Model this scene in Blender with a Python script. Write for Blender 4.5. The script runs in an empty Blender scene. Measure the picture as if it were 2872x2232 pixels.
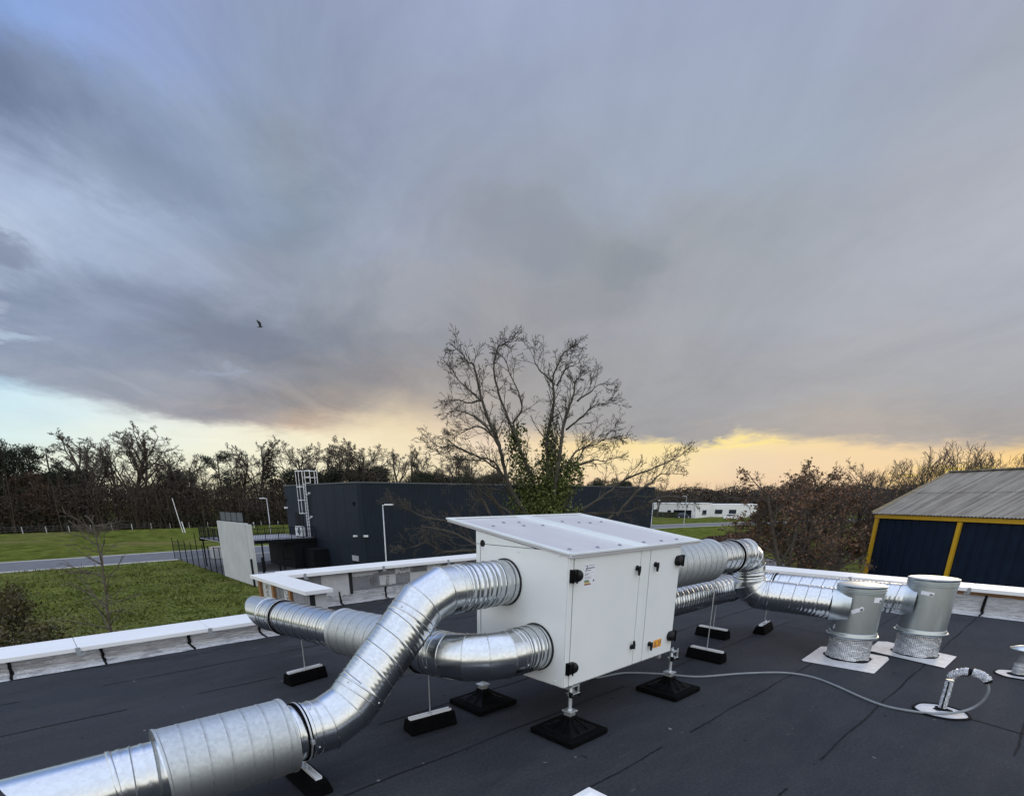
import bpy, math, random
import numpy as np
from mathutils import Vector, Matrix

SC = bpy.context.scene
COL = SC.collection
rad = math.radians

# ------------------------------------------------------------------ camera
PITCH, ROLL, YAW = 0.313999, -0.004019, 0.849790
def make_camera():
    cam = bpy.data.cameras.new('camera')
    ob = bpy.data.objects.new('camera', cam)
    COL.objects.link(ob)
    cam.sensor_fit = 'HORIZONTAL'; cam.sensor_width = 36.0
    cam.lens = 1467.88 / 2872 * 36
    cam.shift_x = (1436 - 1365.6) / 2872
    cam.shift_y = (1872.06 - 1116) / 2872
    cam.clip_start = 0.05; cam.clip_end = 6000
    fwd = np.array([0, math.cos(PITCH), -math.sin(PITCH)]); r = np.array([1., 0, 0]); u = np.cross(r, fwd)
    r2 = math.cos(ROLL) * r + math.sin(ROLL) * u
    u2 = -math.sin(ROLL) * r + math.cos(ROLL) * u
    A = np.array([[math.sin(YAW), math.cos(YAW), 0], [-math.cos(YAW), math.sin(YAW), 0], [0, 0, 1.]])
    R, U, W = A @ r2, A @ u2, A @ fwd
    ob.matrix_world = Matrix(((R[0], U[0], -W[0], 0), (R[1], U[1], -W[1], 0), (R[2], U[2], -W[2], 1.75), (0, 0, 0, 1)))
    SC.camera = ob
make_camera()

# ------------------------------------------------------------------ exposure
SC.view_settings.view_transform = 'Standard'
SC.view_settings.look = 'None'
SC.view_settings.exposure = 0.0
SC.view_settings.gamma = 1.0
SC.view_settings.use_curve_mapping = False

# ------------------------------------------------------------------ node helper
class NT:
    def __init__(self, tree):
        self.t = tree; self.n = tree.nodes; self.l = tree.links
    def new(self, typ, ins=None, **props):
        nd = self.n.new(typ)
        for k, v in props.items(): setattr(nd, k, v)
        for k, v in (ins or {}).items(): self.put(nd.inputs[k], v)
        return nd
    def put(self, sock, v):
        if isinstance(v, bpy.types.NodeSocket): self.l.new(v, sock)
        elif isinstance(v, bpy.types.Node): self.l.new(v.outputs[0], sock)
        else: sock.default_value = v
    def math(self, op, a, b=None, c=None, clamp=False):
        ins = {0: a}
        if b is not None: ins[1] = b
        if c is not None: ins[2] = c
        return self.new('ShaderNodeMath', ins, operation=op, use_clamp=clamp).outputs[0]
    def vmath(self, op, a, b=None, out=0, scale=None):
        ins = {0: a}
        if b is not None: ins[1] = b
        if scale is not None: ins['Scale'] = scale
        return self.new('ShaderNodeVectorMath', ins, operation=op).outputs[out]
    def mix(self, fac, a, b, blend='MIX'):
        nd = self.new('ShaderNodeMix', data_type='RGBA', blend_type=blend)
        self.put(nd.inputs[0], fac); self.put(nd.inputs[6], a); self.put(nd.inputs[7], b)
        return nd.outputs[2]
    def maprange(self, v, a, b, c=0.0, d=1.0, interp='SMOOTHSTEP'):
        return self.new('ShaderNodeMapRange', {0: v, 1: a, 2: b, 3: c, 4: d}, interpolation_type=interp).outputs[0]
    def noise(self, vec, scale, detail=4, rough=0.55, dist=0.0, out=0):
        return self.new('ShaderNodeTexNoise', {'Vector': vec, 'Scale': scale, 'Detail': detail, 'Roughness': rough, 'Distortion': dist}).outputs[out]
    def ramp(self, fac, stops, interp='LINEAR'):
        nd = self.new('ShaderNodeValToRGB', {0: fac})
        cr = nd.color_ramp; cr.interpolation = interp
        cr.elements[0].position = stops[0][0]; cr.elements[0].color = stops[0][1]
        cr.elements[1].position = stops[-1][0]; cr.elements[1].color = stops[-1][1]
        for p, c in stops[1:-1]:
            e = cr.elements.new(p); e.color = c
        return nd.outputs[0]

def s2l(c):
    return tuple((x / 255 / 12.92) if x / 255 <= 0.04045 else ((x / 255 + 0.055) / 1.055) ** 2.4 for x in c)
def L4(c): return s2l(c) + (1.0,)

# ------------------------------------------------------------------ world: overcast evening sky
CAMAZ = 48.69
def make_world():
    w = bpy.data.worlds.new('World'); SC.world = w; w.use_nodes = True
    N = NT(w.node_tree); N.n.clear()
    tc = N.new('ShaderNodeTexCoord')
    d = N.new('ShaderNodeVectorRotate', {'Vector': tc.outputs['Generated'], 'Angle': rad(-CAMAZ)}, rotation_type='Z_AXIS').outputs[0]
    sp = N.new('ShaderNodeSeparateXYZ', {0: d})
    x, y, z = sp.outputs
    zc = N.math('MAXIMUM', z, 0.0)
    k = N.math('DIVIDE', 1.0, N.math('ADD', zc, 0.16))
    plane = N.new('ShaderNodeCombineXYZ', {0: N.math('MULTIPLY', x, k), 1: N.math('MULTIPLY', y, k), 2: 0.0}).outputs[0]
    el = N.math('MULTIPLY', N.math('ARCSINE', N.math('MINIMUM', N.math('MAXIMUM', z, -1.0), 1.0)), 180 / math.pi)
    az = N.math('MULTIPLY', N.math('ARCTAN2', y, x), 180 / math.pi)
    # warp for ragged cloud edges
    n1 = N.math('SUBTRACT', N.noise(plane, 1.5, 9, 0.66, 0.5), 0.5)
    n2 = N.math('SUBTRACT', N.noise(N.vmath('ADD', plane, (7.3, 2.1, 4.0)), 1.6, 9, 0.66, 0.4), 0.5)
    amp = N.maprange(el, 0.0, 22.0, 2.6, 10.0, 'LINEAR')
    elw = N.math('ADD', el, N.math('MULTIPLY', n1, amp))
    azw = N.math('ADD', az, N.math('MULTIPLY', n2, 16.0))
    fac = N.math('DIVIDE', N.math('SUBTRACT', 180.0, azw), 360.0, clamp=True)   # left is small
    AZ = (46, 40, 33, 25, 17, 9, 0, -9, -17, -25, -33, -40, -46)
    low = [
     (1.0, [(225,230,210),(228,231,208),(232,230,200),(235,228,195),(238,225,188),(238,222,182),(238,218,194),(242,213,177),(244,215,174),(240,211,177),(240,208,172),(255,217,142),(255,213,132)]),
     (3.0, [(220,236,230),(228,238,224),(238,242,220),(242,240,214),(243,236,206),(243,230,196),(241,223,188),(248,225,182),(251,228,176),(240,215,182),(243,215,172),(240,211,168),(255,211,127)]),
     (5.0, [(206,234,242),(216,237,238),(232,241,232),(243,242,222),(245,236,206),(245,228,192),(240,219,194),(248,223,172),(252,229,167),(250,227,172),(246,217,167),(240,208,172),(240,208,172)]),
     (7.0, [(186,224,246),(204,231,242),(224,236,236),(236,236,224),(243,230,200),(240,222,186),(236,211,187),(245,218,172),(250,227,172),(252,231,177),(250,225,172),(245,218,172),(245,218,172)]),
     (10.0, [(165,214,248),(178,219,246),(205,226,238),(220,224,224),(225,215,200),(225,208,180),(225,203,187),(235,213,182),(240,218,182),(245,223,187),(240,218,182),(235,213,182),(235,213,182)]),
     (13.0, [(150,205,250),(160,210,248),(190,218,240),(205,216,226),(210,208,205),(215,200,180),(215,198,192),(225,208,192),(230,213,192),(235,217,185),(230,213,192),(225,208,192),(225,208,192)]),
    ]
    high = [
     (3.0, [(165,164,169),(170,169,172),(190,186,184),(197,186,176),(210,186,161),(201,180,159),(181,172,163),(171,166,163),(163,161,162),(177,169,161),(181,172,163),(163,160,159),(165,162,159)]),
     (6.0, [(155,162,176),(161,168,180),(170,172,179),(170,167,170),(195,174,156),(193,176,159),(179,172,165),(167,164,163),(161,160,163),(170,166,164),(179,172,167),(165,163,164),(167,165,167)]),
     (8.5, [(148,161,183),(156,167,185),(158,165,179),(152,155,165),(156,151,150),(174,163,154),(173,166,161),(163,162,163),(161,162,166),(167,167,171),(173,173,176),(168,170,175),(170,172,178)]),
     (11.0, [(138,153,177),(144,157,179),(146,156,175),(141,147,161),(138,140,148),(156,152,153),(165,161,159),(162,162,165),(163,164,169),(165,167,173),(170,172,179),(171,174,182),(173,177,185)]),
     (14.0, [(126,141,165),(132,146,171),(142,155,179),(134,144,165),(136,143,157),(145,149,158),(157,157,163),(160,162,169),(164,167,173),(166,170,178),(170,174,184),(173,178,189),(175,180,191)]),
     (17.5, [(183,206,232),(201,216,236),(171,186,212),(155,168,192),(148,157,173),(151,157,168),(158,160,166),(154,157,163),(161,164,172),(165,170,179),(173,178,189),(177,182,193),(177,182,193)]),
     (21.0, [(175,194,224),(177,194,222),(165,182,210),(153,168,194),(145,159,177),(157,166,185),(157,162,173),(147,153,161),(161,166,175),(159,166,175),(167,172,184),(175,180,191),(177,182,193)]),
     (25.5, [(129,150,192),(115,130,162),(119,134,162),(143,160,188),(139,151,169),(151,162,185),(153,162,181),(152,162,179),(161,172,191),(159,171,189),(159,168,185),(165,172,185),(169,176,189)]),
     (29.0, [(141,176,232),(139,172,228),(137,164,216),(143,161,204),(145,159,185),(151,162,187),(156,166,189),(157,167,189),(160,170,192),(159,170,192),(161,168,190),(164,172,187),(167,174,189)]),
     (34.0, [(137,174,232),(139,172,228),(141,170,223),(143,161,206),(147,160,189),(151,163,190),(159,171,199),(159,170,198),(157,168,195),(159,169,195),(163,172,195),(163,170,189),(165,172,189)]),
     (46.0, [(146,170,220)] * 4 + [(152,171,212)] * 5 + [(160,172,205)] * 4),
     (65.0, [(186,196,220)] * 13),
    ]
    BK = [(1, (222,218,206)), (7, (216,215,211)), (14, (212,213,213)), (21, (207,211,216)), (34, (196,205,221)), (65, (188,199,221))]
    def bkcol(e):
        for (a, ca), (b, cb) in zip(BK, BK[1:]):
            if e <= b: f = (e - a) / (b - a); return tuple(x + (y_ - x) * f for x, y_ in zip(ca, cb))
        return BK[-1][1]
    def azramp(f, cols, e=None, interp='LINEAR'):
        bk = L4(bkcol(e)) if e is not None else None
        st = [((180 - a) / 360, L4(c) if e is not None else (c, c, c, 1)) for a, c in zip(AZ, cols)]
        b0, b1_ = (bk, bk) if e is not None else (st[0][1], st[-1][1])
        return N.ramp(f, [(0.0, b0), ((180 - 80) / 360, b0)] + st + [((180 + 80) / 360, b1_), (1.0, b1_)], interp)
    def stack(rows, evar, f):
        cur = None
        for i, (e, cols) in enumerate(rows):
            c = azramp(f, cols, e)
            cur = c if cur is None else N.mix(N.maprange(evar, rows[i - 1][0], e), cur, c)
        return cur
    fac0 = N.math('DIVIDE', N.math('SUBTRACT', 180.0, N.math('ADD', az, N.math('MULTIPLY', n2, 5.0))), 360.0, clamp=True)
    clear = stack(low, N.math('ADD', el, N.math('MULTIPLY', n1, 1.2)), fac0)
    cloudc = stack(high, elw, fac)
    # lower rim of the cloud deck, by azimuth
    AZ = (52, 42, 33, 25, 18, 14, 9, 0, -9, -17, -22.6, -23.4, -26, -33, -40, -48)
    edge = azramp(fac0, [v / 20 for v in (10.4, 8.9, 7.2, 6.4, 6.0, 6.8, 8.2, 6.4, 5.7, 5.1, 4.7, 5.7, 5.3, 4.3, 3.7, 3.2)])
    soft = azramp(fac0, [v / 20 for v in (.9, .8, .7, .6, .6, 1.3, 2.6, 1.6, .8, .45, .35, .8, 1.0, .6, .7, .8)])
    edge = N.math('MULTIPLY', edge, 20.0); soft = N.math('MULTIPLY', soft, 20.0)
    n3 = N.math('SUBTRACT', N.noise(N.vmath('MULTIPLY', plane, (1.0, 1.0, 1.0)), 4.5, 8, 0.6, 0.3), 0.5)
    ee = N.math('ADD', N.math('ADD', el, N.math('MULTIPLY', n1, 1.4)), N.math('MULTIPLY', n3, 1.8))
    msk = N.maprange(N.math('DIVIDE', N.math('SUBTRACT', ee, edge), soft), -1.0, 1.0)
    behind = N.maprange(N.math('ABSOLUTE', az), 62.0, 85.0)
    msk = N.math('MAXIMUM', msk, behind)
    cur = N.mix(msk, clear, cloudc)
    # faint light shafts fanning out from the glow on the right
    ang = N.math('ARCTAN2', N.math('ADD', el, 7.0), N.math('SUBTRACT', -6.0, az))
    ray = N.noise(N.new('ShaderNodeCombineXYZ', {0: N.math('MULTIPLY', ang, 5.0), 1: N.math('MULTIPLY', el, 0.012), 2: 0.0}).outputs[0], 1.6, 3, 0.5)
    rw = N.math('MULTIPLY', N.maprange(az, 2.0, -12.0), N.maprange(el, 6.0, 14.0))
    rb = N.math('ADD', 1.0, N.math('MULTIPLY', N.math('MULTIPLY', N.math('SUBTRACT', ray, 0.5), 0.14), rw))
    cur = N.vmath('SCALE', cur, scale=rb)
    AZ = (46, 40, 33, 25, 17, 9, 0, -9, -17, -25, -33, -40, -46)
    # fine brightness mottling of the cloud base
    m0 = N.noise(N.vmath('MULTIPLY', plane, (0.8, 1.2, 1.0)), 2.2, 8, 0.62, 0.6)
    m = N.math('ADD', 0.5, N.math('MULTIPLY', N.math('SUBTRACT', m0, 0.5), N.math('MULTIPLY', N.math('ADD', 0.25, N.math('MULTIPLY', msk, 0.75)), N.maprange(az, -15.0, 25.0, 0.85, 2.3))))
    cur = N.mix(1.0, cur, N.new('ShaderNodeCombineColor', {0: N.maprange(m, 0.2, 0.8, 0.88, 1.11, 'LINEAR'), 1: N.maprange(m, 0.2, 0.8, 0.89, 1.10, 'LINEAR'), 2: N.maprange(m, 0.2, 0.8, 0.91, 1.08, 'LINEAR')}).outputs[0], 'MULTIPLY')
    # small clouds and holes, each an elliptical soft patch (az, el, radii, colour, weight)
    def patch(cur, a, e, ra, re, col, wgt, hard=0.0):
        da = N.math('DIVIDE', N.math('SUBTRACT', N.math('ADD', az, N.math('MULTIPLY', n2, 10.0)), a), ra)
        de = N.math('DIVIDE', N.math('SUBTRACT', N.math('ADD', el, N.math('MULTIPLY', N.math('ADD', n1, N.math('MULTIPLY', n3, 0.6)), 7.0)), e), re)
        r2 = N.math('ADD', N.math('MULTIPLY', da, da), N.math('MULTIPLY', de, de))
        return N.mix(N.maprange(r2, 1.0, hard, 0.0, wgt), cur, L4(col))
    cur = patch(cur, 41.5, 15.2, 5.0, 2.6, (212, 223, 238), 0.6)
    cur = patch(cur, 42.5, 13.6, 2.6, 1.5, (140, 196, 245), 0.9)
    cur = patch(cur, 37.0, 16.4, 3.0, 1.3, (128, 140, 164), 0.8)
    cur = patch(cur, 39.5, 11.9, 3.6, 1.0, (198, 216, 236), 0.5)
    cur = patch(cur, 25.0, 10.6, 3.0, 0.6, (166, 178, 200), 0.35)
    cur = patch(cur, 27.0, 22.6, 7.0, 2.4, (126, 140, 162), 0.5)
    cur = patch(cur, -25.0, 4.9, 4.0, 0.55, (255, 232, 150), 0.7)
    cur = patch(cur, -41.0, 2.1, 6.0, 0.45, (255, 226, 110), 0.95)
    cur = patch(cur, -3.0, 22.0, 7.0, 3.2, (140, 147, 160), 0.5)
    cur = patch(cur, -12.5, 19.5, 3.6, 2.0, (138, 146, 156), 0.5)
    cur = patch(cur, 22.0, 13.2, 8.0, 1.5, (124, 132, 148), 0.5)
    cur = patch(cur, 6.0, 17.5, 4.0, 3.0, (166, 169, 180), 0.5)
    # brighter sky overhead and behind the viewer
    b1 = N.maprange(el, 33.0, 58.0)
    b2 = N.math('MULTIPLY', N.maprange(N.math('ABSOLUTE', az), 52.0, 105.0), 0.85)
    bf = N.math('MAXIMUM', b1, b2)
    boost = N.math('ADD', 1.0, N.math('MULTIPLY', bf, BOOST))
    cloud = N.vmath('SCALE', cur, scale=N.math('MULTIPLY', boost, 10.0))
    sky = N.new('ShaderNodeTexSky')
    sky.sky_type = 'NISHITA'; sky.sun_disc = False
    sky.sun_elevation = rad(5); sky.sun_rotation = rad(90 - (CAMAZ - 42))
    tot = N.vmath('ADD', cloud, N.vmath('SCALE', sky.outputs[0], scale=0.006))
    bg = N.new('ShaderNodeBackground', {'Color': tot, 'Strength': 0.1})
    out = N.new('ShaderNodeOutputWorld', {0: bg.outputs[0]})
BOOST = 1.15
make_world()

# ------------------------------------------------------------------ sun, low behind the cloud
def make_sun():
    s = bpy.data.lights.new('sun', 'SUN'); s.energy = 0.5; s.angle = rad(14); s.color = (1.0, 0.8, 0.55)
    o = bpy.data.objects.new('sun', s); COL.objects.link(o)
    a, e = rad(CAMAZ - 42), rad(6)
    o.rotation_euler = Vector((math.cos(a) * math.cos(e), math.sin(a) * math.cos(e), math.sin(e))).to_track_quat('Z', 'Y').to_euler()
make_sun()

# ------------------------------------------------------------------ materials
MATS = {}
def mat(name, col, rough=0.5, metal=0.0, var=0.12, vscale=4.0, vdetail=5, bump=0.0, bscale=40.0, rvar=0.0, col2=None, stretch=None, spec=0.5, bdetail=4, dist=0.01):
    """Principled material with noise-driven colour, roughness and bump."""
    m = bpy.data.materials.new(name); m.use_nodes = True
    N = NT(m.node_tree); N.n.clear()
    tc = N.new('ShaderNodeTexCoord').outputs['Object']
    v = tc if stretch is None else N.vmath('MULTIPLY', tc, stretch)
    n = N.noise(v, vscale, vdetail, 0.6)
    nf = N.maprange(n, 0.3, 0.7, 0.0, 1.0, 'LINEAR')
    if col2 is None:
        a = tuple(c * (1 - var) for c in col) + (1,); b = tuple(min(1.0, c * (1 + var)) for c in col) + (1,)
    else: a, b = tuple(col) + (1,), tuple(col2) + (1,)
    c = N.mix(nf, a, b)
    bs = N.new('ShaderNodeBsdfPrincipled', {'Base Color': c, 'Roughness': rough, 'Metallic': metal, 'Specular IOR Level': spec})
    if rvar: N.put(bs.inputs['Roughness'], N.maprange(n, 0.3, 0.7, rough - rvar, rough + rvar, 'LINEAR'))
    if bump:
        bn = N.noise(v, bscale, bdetail, 0.6)
        N.put(bs.inputs['Normal'], N.new('ShaderNodeBump', {'Height': bn, 'Strength': bump, 'Distance': dist}).outputs[0])
    N.new('ShaderNodeOutputMaterial', {0: bs.outputs[0]})
    MATS[name] = m
    return m

def mat_roof():
    m = bpy.data.materials.new('bitumen'); m.use_nodes = True
    N = NT(m.node_tree); N.n.clear()
    tc = N.new('ShaderNodeTexCoord').outputs['Object']
    big = N.noise(tc, 0.55, 6, 0.6, 0.4)
    mid = N.noise(N.vmath('MULTIPLY', tc, (0.5, 2.0, 1.0)), 3.0, 6, 0.65)
    fine = N.noise(tc, 46.0, 5, 0.75)
    grit = N.noise(tc, 420.0, 2, 0.8)
    c = N.mix(N.maprange(big, 0.3, 0.7), (0.0270, 0.0292, 0.0345, 1), (0.0395, 0.0422, 0.0485, 1))
    c = N.mix(N.maprange(mid, 0.35, 0.75, 0.0, 0.55), c, (0.047, 0.0485, 0.052, 1))
    g = N.maprange(fine, 0.25, 0.75, 0.55, 1.45, 'LINEAR')
    g2 = N.maprange(grit, 0.3, 0.7, 0.75, 1.25, 'LINEAR')
    c = N.vmath('SCALE', c, scale=N.math('MULTIPLY', g, g2))
    sc_ = N.noise(N.vmath('MULTIPLY', tc, (1.2, 14.0, 1.0)), 2.2, 5, 0.6, 1.2)
    c = N.mix(N.maprange(sc_, 0.66, 0.74, 0.0, 0.5), c, (0.085, 0.085, 0.088, 1))
    sd = N.noise(tc, 14.0, 2, 0.4)
    c = N.mix(N.maprange(sd, 0.765, 0.785, 0.0, 0.8), c, (0.20, 0.19, 0.18, 1))
    # small dark bitumen spots and damp stains beside the low wall
    sp = N.noise(tc, 9.0, 2, 0.4)
    c = N.mix(N.maprange(sp, 0.73, 0.76, 0.0, 0.8), c, (0.012, 0.012, 0.014, 1))
    sep = N.new('ShaderNodeSeparateXYZ', {0: tc})
    wetn = N.noise(N.vmath('MULTIPLY', tc, (1.0, 2.6, 1.0)), 1.1, 4, 0.5, 0.5)
    wet = N.math('MULTIPLY', N.maprange(wetn, 0.47, 0.53), N.maprange(N.math('SUBTRACT', sep.outputs[1], N.math('MULTIPLY', wetn, 1.4)), 4.5, 5.2))
    c = N.mix(N.math('MULTIPLY', wet, 0.75), c, (0.016, 0.017, 0.019, 1))
    r = N.math('SUBTRACT', N.maprange(fine, 0.2, 0.8, 0.74, 0.92, 'LINEAR'), N.math('MULTIPLY', wet, 0.38))
    bs = N.new('ShaderNodeBsdfPrincipled', {'Base Color': c, 'Roughness': r, 'Specular IOR Level': 0.10})
    h = N.math('ADD', N.math('MULTIPLY', grit, 0.5), N.math('ADD', N.math('MULTIPLY', fine, 0.8), N.math('MULTIPLY', big, 6.0)))
    N.put(bs.inputs['Normal'], N.new('ShaderNodeBump', {'Height': h, 'Strength': 0.35, 'Distance': 0.006}).outputs[0])
    N.new('ShaderNodeOutputMaterial', {0: bs.outputs[0]})
    return m

def mat_zinc(name, rough, base=(0.62, 0.66, 0.69), spangle=0.14, dent=0.25):
    m = bpy.data.materials.new(name); m.use_nodes = True
    N = NT(m.node_tree); N.n.clear()
    tc = N.new('ShaderNodeTexCoord').outputs['Object']
    vo = N.new('ShaderNodeTexVoronoi', {'Vector': tc, 'Scale': 55.0})
    vs = N.new('ShaderNodeSeparateColor', {0: vo.outputs['Color']}).outputs[0]
    st = N.noise(tc, 7.0, 5, 0.6, 0.3)
    f = N.math('ADD', N.math('MULTIPLY', vs, 0.6), N.math('MULTIPLY', st, 0.6))
    c = N.mix(N.maprange(f, 0.2, 0.95), tuple(b * (1 - spangle) for b in base) + (1,), tuple(min(1, b * (1 + spangle)) for b in base) + (1,))
    r = N.maprange(f, 0.2, 0.95, rough + 0.03, max(0.05, rough - 0.03), 'LINEAR')
    bs = N.new('ShaderNodeBsdfPrincipled', {'Base Color': c, 'Metallic': 1.0, 'Roughness': r})
    dn = N.noise(tc, 5.5, 3, 0.5)
    fn = N.noise(tc, 38.0, 2, 0.5)
    h = N.math('ADD', dn, N.math('MULTIPLY', fn, 0.03))
    N.put(bs.inputs['Normal'], N.new('ShaderNodeBump', {'Height': h, 'Strength': dent, 'Distance': 0.02}).outputs[0])
    N.new('ShaderNodeOutputMaterial', {0: bs.outputs[0]})
    return m

def mat_foil(name, stretch=(3.0, 3.0, 60.0), base=(0.80, 0.80, 0.81), grid=False):
    """crumpled aluminium facing; grid=True adds the reinforcement mesh pressed into it"""
    m = bpy.data.materials.new(name); m.use_nodes = True
    N = NT(m.node_tree); N.n.clear()
    tc = N.new('ShaderNodeTexCoord').outputs['Object']
    w = N.noise(N.vmath('MULTIPLY', tc, stretch), 1.6, 6, 0.62, 0.5)
    w2 = N.noise(tc, 22.0, 4, 0.6, 1.0)
    stain = N.noise(tc, 3.0, 5, 0.6)
    h = N.math('ADD', w, N.math('MULTIPLY', w2, 0.45))
    dirt = N.maprange(stain, 0.5, 0.72, 0.0, 0.55)
    c = N.mix(dirt, base + (1,), (0.55, 0.53, 0.52, 1))
    c = N.mix(N.maprange(w, 0.48, 0.60, 0.0, 0.30 if grid or name == 'foil_hose' else 0.55), c, (0.30, 0.30, 0.31, 1))
    bs = N.new('ShaderNodeBsdfPrincipled', {'Base Color': c, 'Metallic': 0.9 if grid or name == 'foil_hose' else 0.45, 'Roughness': 0.26})
    if grid:
        sp = N.new('ShaderNodeSeparateXYZ', {0: tc})
        ang = N.math('ARCTAN2', sp.outputs[1], sp.outputs[0])
        g1 = N.math('ABSOLUTE', N.math('SINE', N.math('MULTIPLY', ang, 36.0)))
        g2 = N.math('ABSOLUTE', N.math('SINE', N.math('MULTIPLY', sp.outputs[2], 180.0)))
        gm = N.math('MINIMUM', g1, g2)
        line = N.maprange(gm, 0.0, 0.35, 1.0, 0.0)
        c = N.mix(N.math('MULTIPLY', line, 0.5), c, (0.24, 0.25, 0.26, 1))
        N.put(bs.inputs['Base Color'], c)
        h = N.math('SUBTRACT', h, N.math('MULTIPLY', line, 0.3))
    N.put(bs.inputs['Normal'], N.new('ShaderNodeBump', {'Height': h, 'Strength': 1.0, 'Distance': 0.05 if not grid else 0.02}).outputs[0])
    N.new('ShaderNodeOutputMaterial', {0: bs.outputs[0]})
    return m

def mat_grass():
    m = bpy.data.materials.new('grass'); m.use_nodes = True
    N = NT(m.node_tree); N.n.clear()
    tc = N.new('ShaderNodeTexCoord').outputs['Object']
    big = N.noise(tc, 0.06, 5, 0.6, 0.6)
    mid = N.noise(tc, 0.5, 7, 0.65, 0.4)
    fine = N.noise(tc, 5.0, 5, 0.75)
    c = N.mix(N.maprange(mid, 0.32, 0.68), (0.054, 0.070, 0.014, 1), (0.140, 0.160, 0.035, 1))
    c = N.mix(N.maprange(big, 0.48, 0.72, 0.0, 0.7), c, (0.175, 0.150, 0.062, 1))
    c = N.vmath('SCALE', c, scale=N.maprange(fine, 0.25, 0.75, 0.6, 1.35, 'LINEAR'))
    bs = N.new('ShaderNodeBsdfPrincipled', {'Base Color': c, 'Roughness': 1.0, 'Specular IOR Level': 0.0})
    N.put(bs.inputs['Normal'], N.new('ShaderNodeBump', {'Height': N.math('ADD', mid, fine), 'Strength': 0.8, 'Distance': 0.15}).outputs[0])
    N.new('ShaderNodeOutputMaterial', {0: bs.outputs[0]})
    return m

def mat_leaf(name, ca, cb, trans=0.0, scale=0.8):
    m = bpy.data.materials.new(name); m.use_nodes = True
    N = NT(m.node_tree); N.n.clear()
    g = N.new('ShaderNodeNewGeometry')
    tc = N.new('ShaderNodeTexCoord').outputs['Object']
    rnd = g.outputs['Random Per Island']
    n = N.noise(tc, scale, 3, 0.6)
    f = N.math('ADD', N.math('MULTIPLY', rnd, 0.55), N.math('MULTIPLY', n, 0.6))
    c = N.mix(N.maprange(f, 0.15, 0.95), tuple(ca) + (1,), tuple(cb) + (1,))
    bs = N.new('ShaderNodeBsdfPrincipled', {'Base Color': c, 'Roughness': 0.65, 'Specular IOR Level': 0.3})
    N.new('ShaderNodeOutputMaterial', {0: bs.outputs[0]})
    return m

def mat_corrugated(name, ca, cb, rough=0.8, streak=True):
    m = bpy.data.materials.new(name); m.use_nodes = True
    N = NT(m.node_tree); N.n.clear()
    tc = N.new('ShaderNodeTexCoord').outputs['Object']
    a = N.noise(N.vmath('MULTIPLY', tc, (1.0, 1.0, 1.0)), 1.2, 6, 0.65)
    b = N.noise(tc, 9.0, 4, 0.7)
    ux, uy = -.5652, -.8250
    sp = N.new('ShaderNodeSeparateXYZ', {0: tc}).outputs
    al = N.math('ADD', N.math('MULTIPLY', sp[0], ux), N.math('MULTIPLY', sp[1], uy)); ac = N.math('ADD', N.math('MULTIPLY', sp[0], -uy), N.math('MULTIPLY', sp[1], ux))
    s = N.noise(N.new('ShaderNodeCombineXYZ', {0: N.math('MULTIPLY', al, 3.4), 1: N.math('MULTIPLY', ac, .22), 2: 0.0}).outputs[0], 1.4, 4, 0.6)
    c = N.mix(N.maprange(N.math('ADD', N.math('MULTIPLY', a, 0.25), N.math('MULTIPLY', s, 0.75)), 0.36, 0.62), tuple(ca) + (1,), tuple(cb) + (1,))
    c = N.mix(N.maprange(b, 0.62, 0.72, 0.0, 0.6), c, (0.42, 0.42, 0.38, 1))
    c = N.mix(N.maprange(b, 0.36, 0.28, 0.0, 0.5), c, (0.07, 0.075, 0.055, 1))
    bs = N.new('ShaderNodeBsdfPrincipled', {'Base Color': c, 'Roughness': rough, 'Specular IOR Level': 0.2})
    N.new('ShaderNodeOutputMaterial', {0: bs.outputs[0]})
    return m

M_ROOF = mat_roof()
M_BITUMEN = mat('fresh_bitumen', (0.007, 0.007, 0.008), 0.75, spec=0.12, var=0.4, vscale=30, bump=0.6, bscale=60)
M_ZINC = mat_zinc('galvanised_sheet', 0.23, (0.60, 0.62, 0.63), spangle=0.045, dent=0.10)
M_SEAMLINE = mat('seam_shadow_dirt', (0.20, 0.215, 0.225), 0.5, 0.8, var=0.3, vscale=20)
M_SEAMPALE = mat('pale_seam_shadow_dirt', (0.36, 0.38, 0.385), 0.5, 0.8, var=0.3, vscale=20)
M_ZINC_D = mat_zinc('galvanised_silencer', 0.54, (0.49, 0.515, 0.52), 0.06, 0.07)
M_ZINC_V = mat_zinc('galvanised_plenum', 0.35, (0.58, 0.625, 0.63), 0.02, 0.015)
M_STEEL = mat('zinc_plated_steel', (0.55, 0.57, 0.58), 0.42, 0.8, var=0.12, vscale=30)
M_CLIP = mat('grey_clip', (0.30, 0.32, 0.34), 0.5, 0.2)
M_SCREW = mat('dark_screw', (0.22, 0.23, 0.26), 0.5, 0.5)
M_GALVPOST = mat('galvanised_post', (0.48, 0.49, 0.50), 0.5, 0.3, var=0.15, vscale=3)
M_FOIL = mat_foil('aluminium_upstand')
M_FOILX = mat_foil('aluminium_upstand_across', (3.0, 3.0, 60.0))
M_FOILG = mat_foil('foil_wrap', (8.0, 8.0, 20.0), (0.72, 0.73, 0.74), True)
M_FOILC = mat_foil('foil_hose', (26.0, 26.0, 26.0), (0.90, 0.91, 0.93))
M_FLASH = mat('flashing_sheet', (0.60, 0.60, 0.61), 0.5, 0.25, var=0.16, vscale=14, vdetail=8, bump=0.4, bscale=30)
M_WHITE = mat('white_coping', (0.79, 0.79, 0.785), 0.38, var=0.035, vscale=2.2, vdetail=8, bump=0.05, bscale=6)
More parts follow.
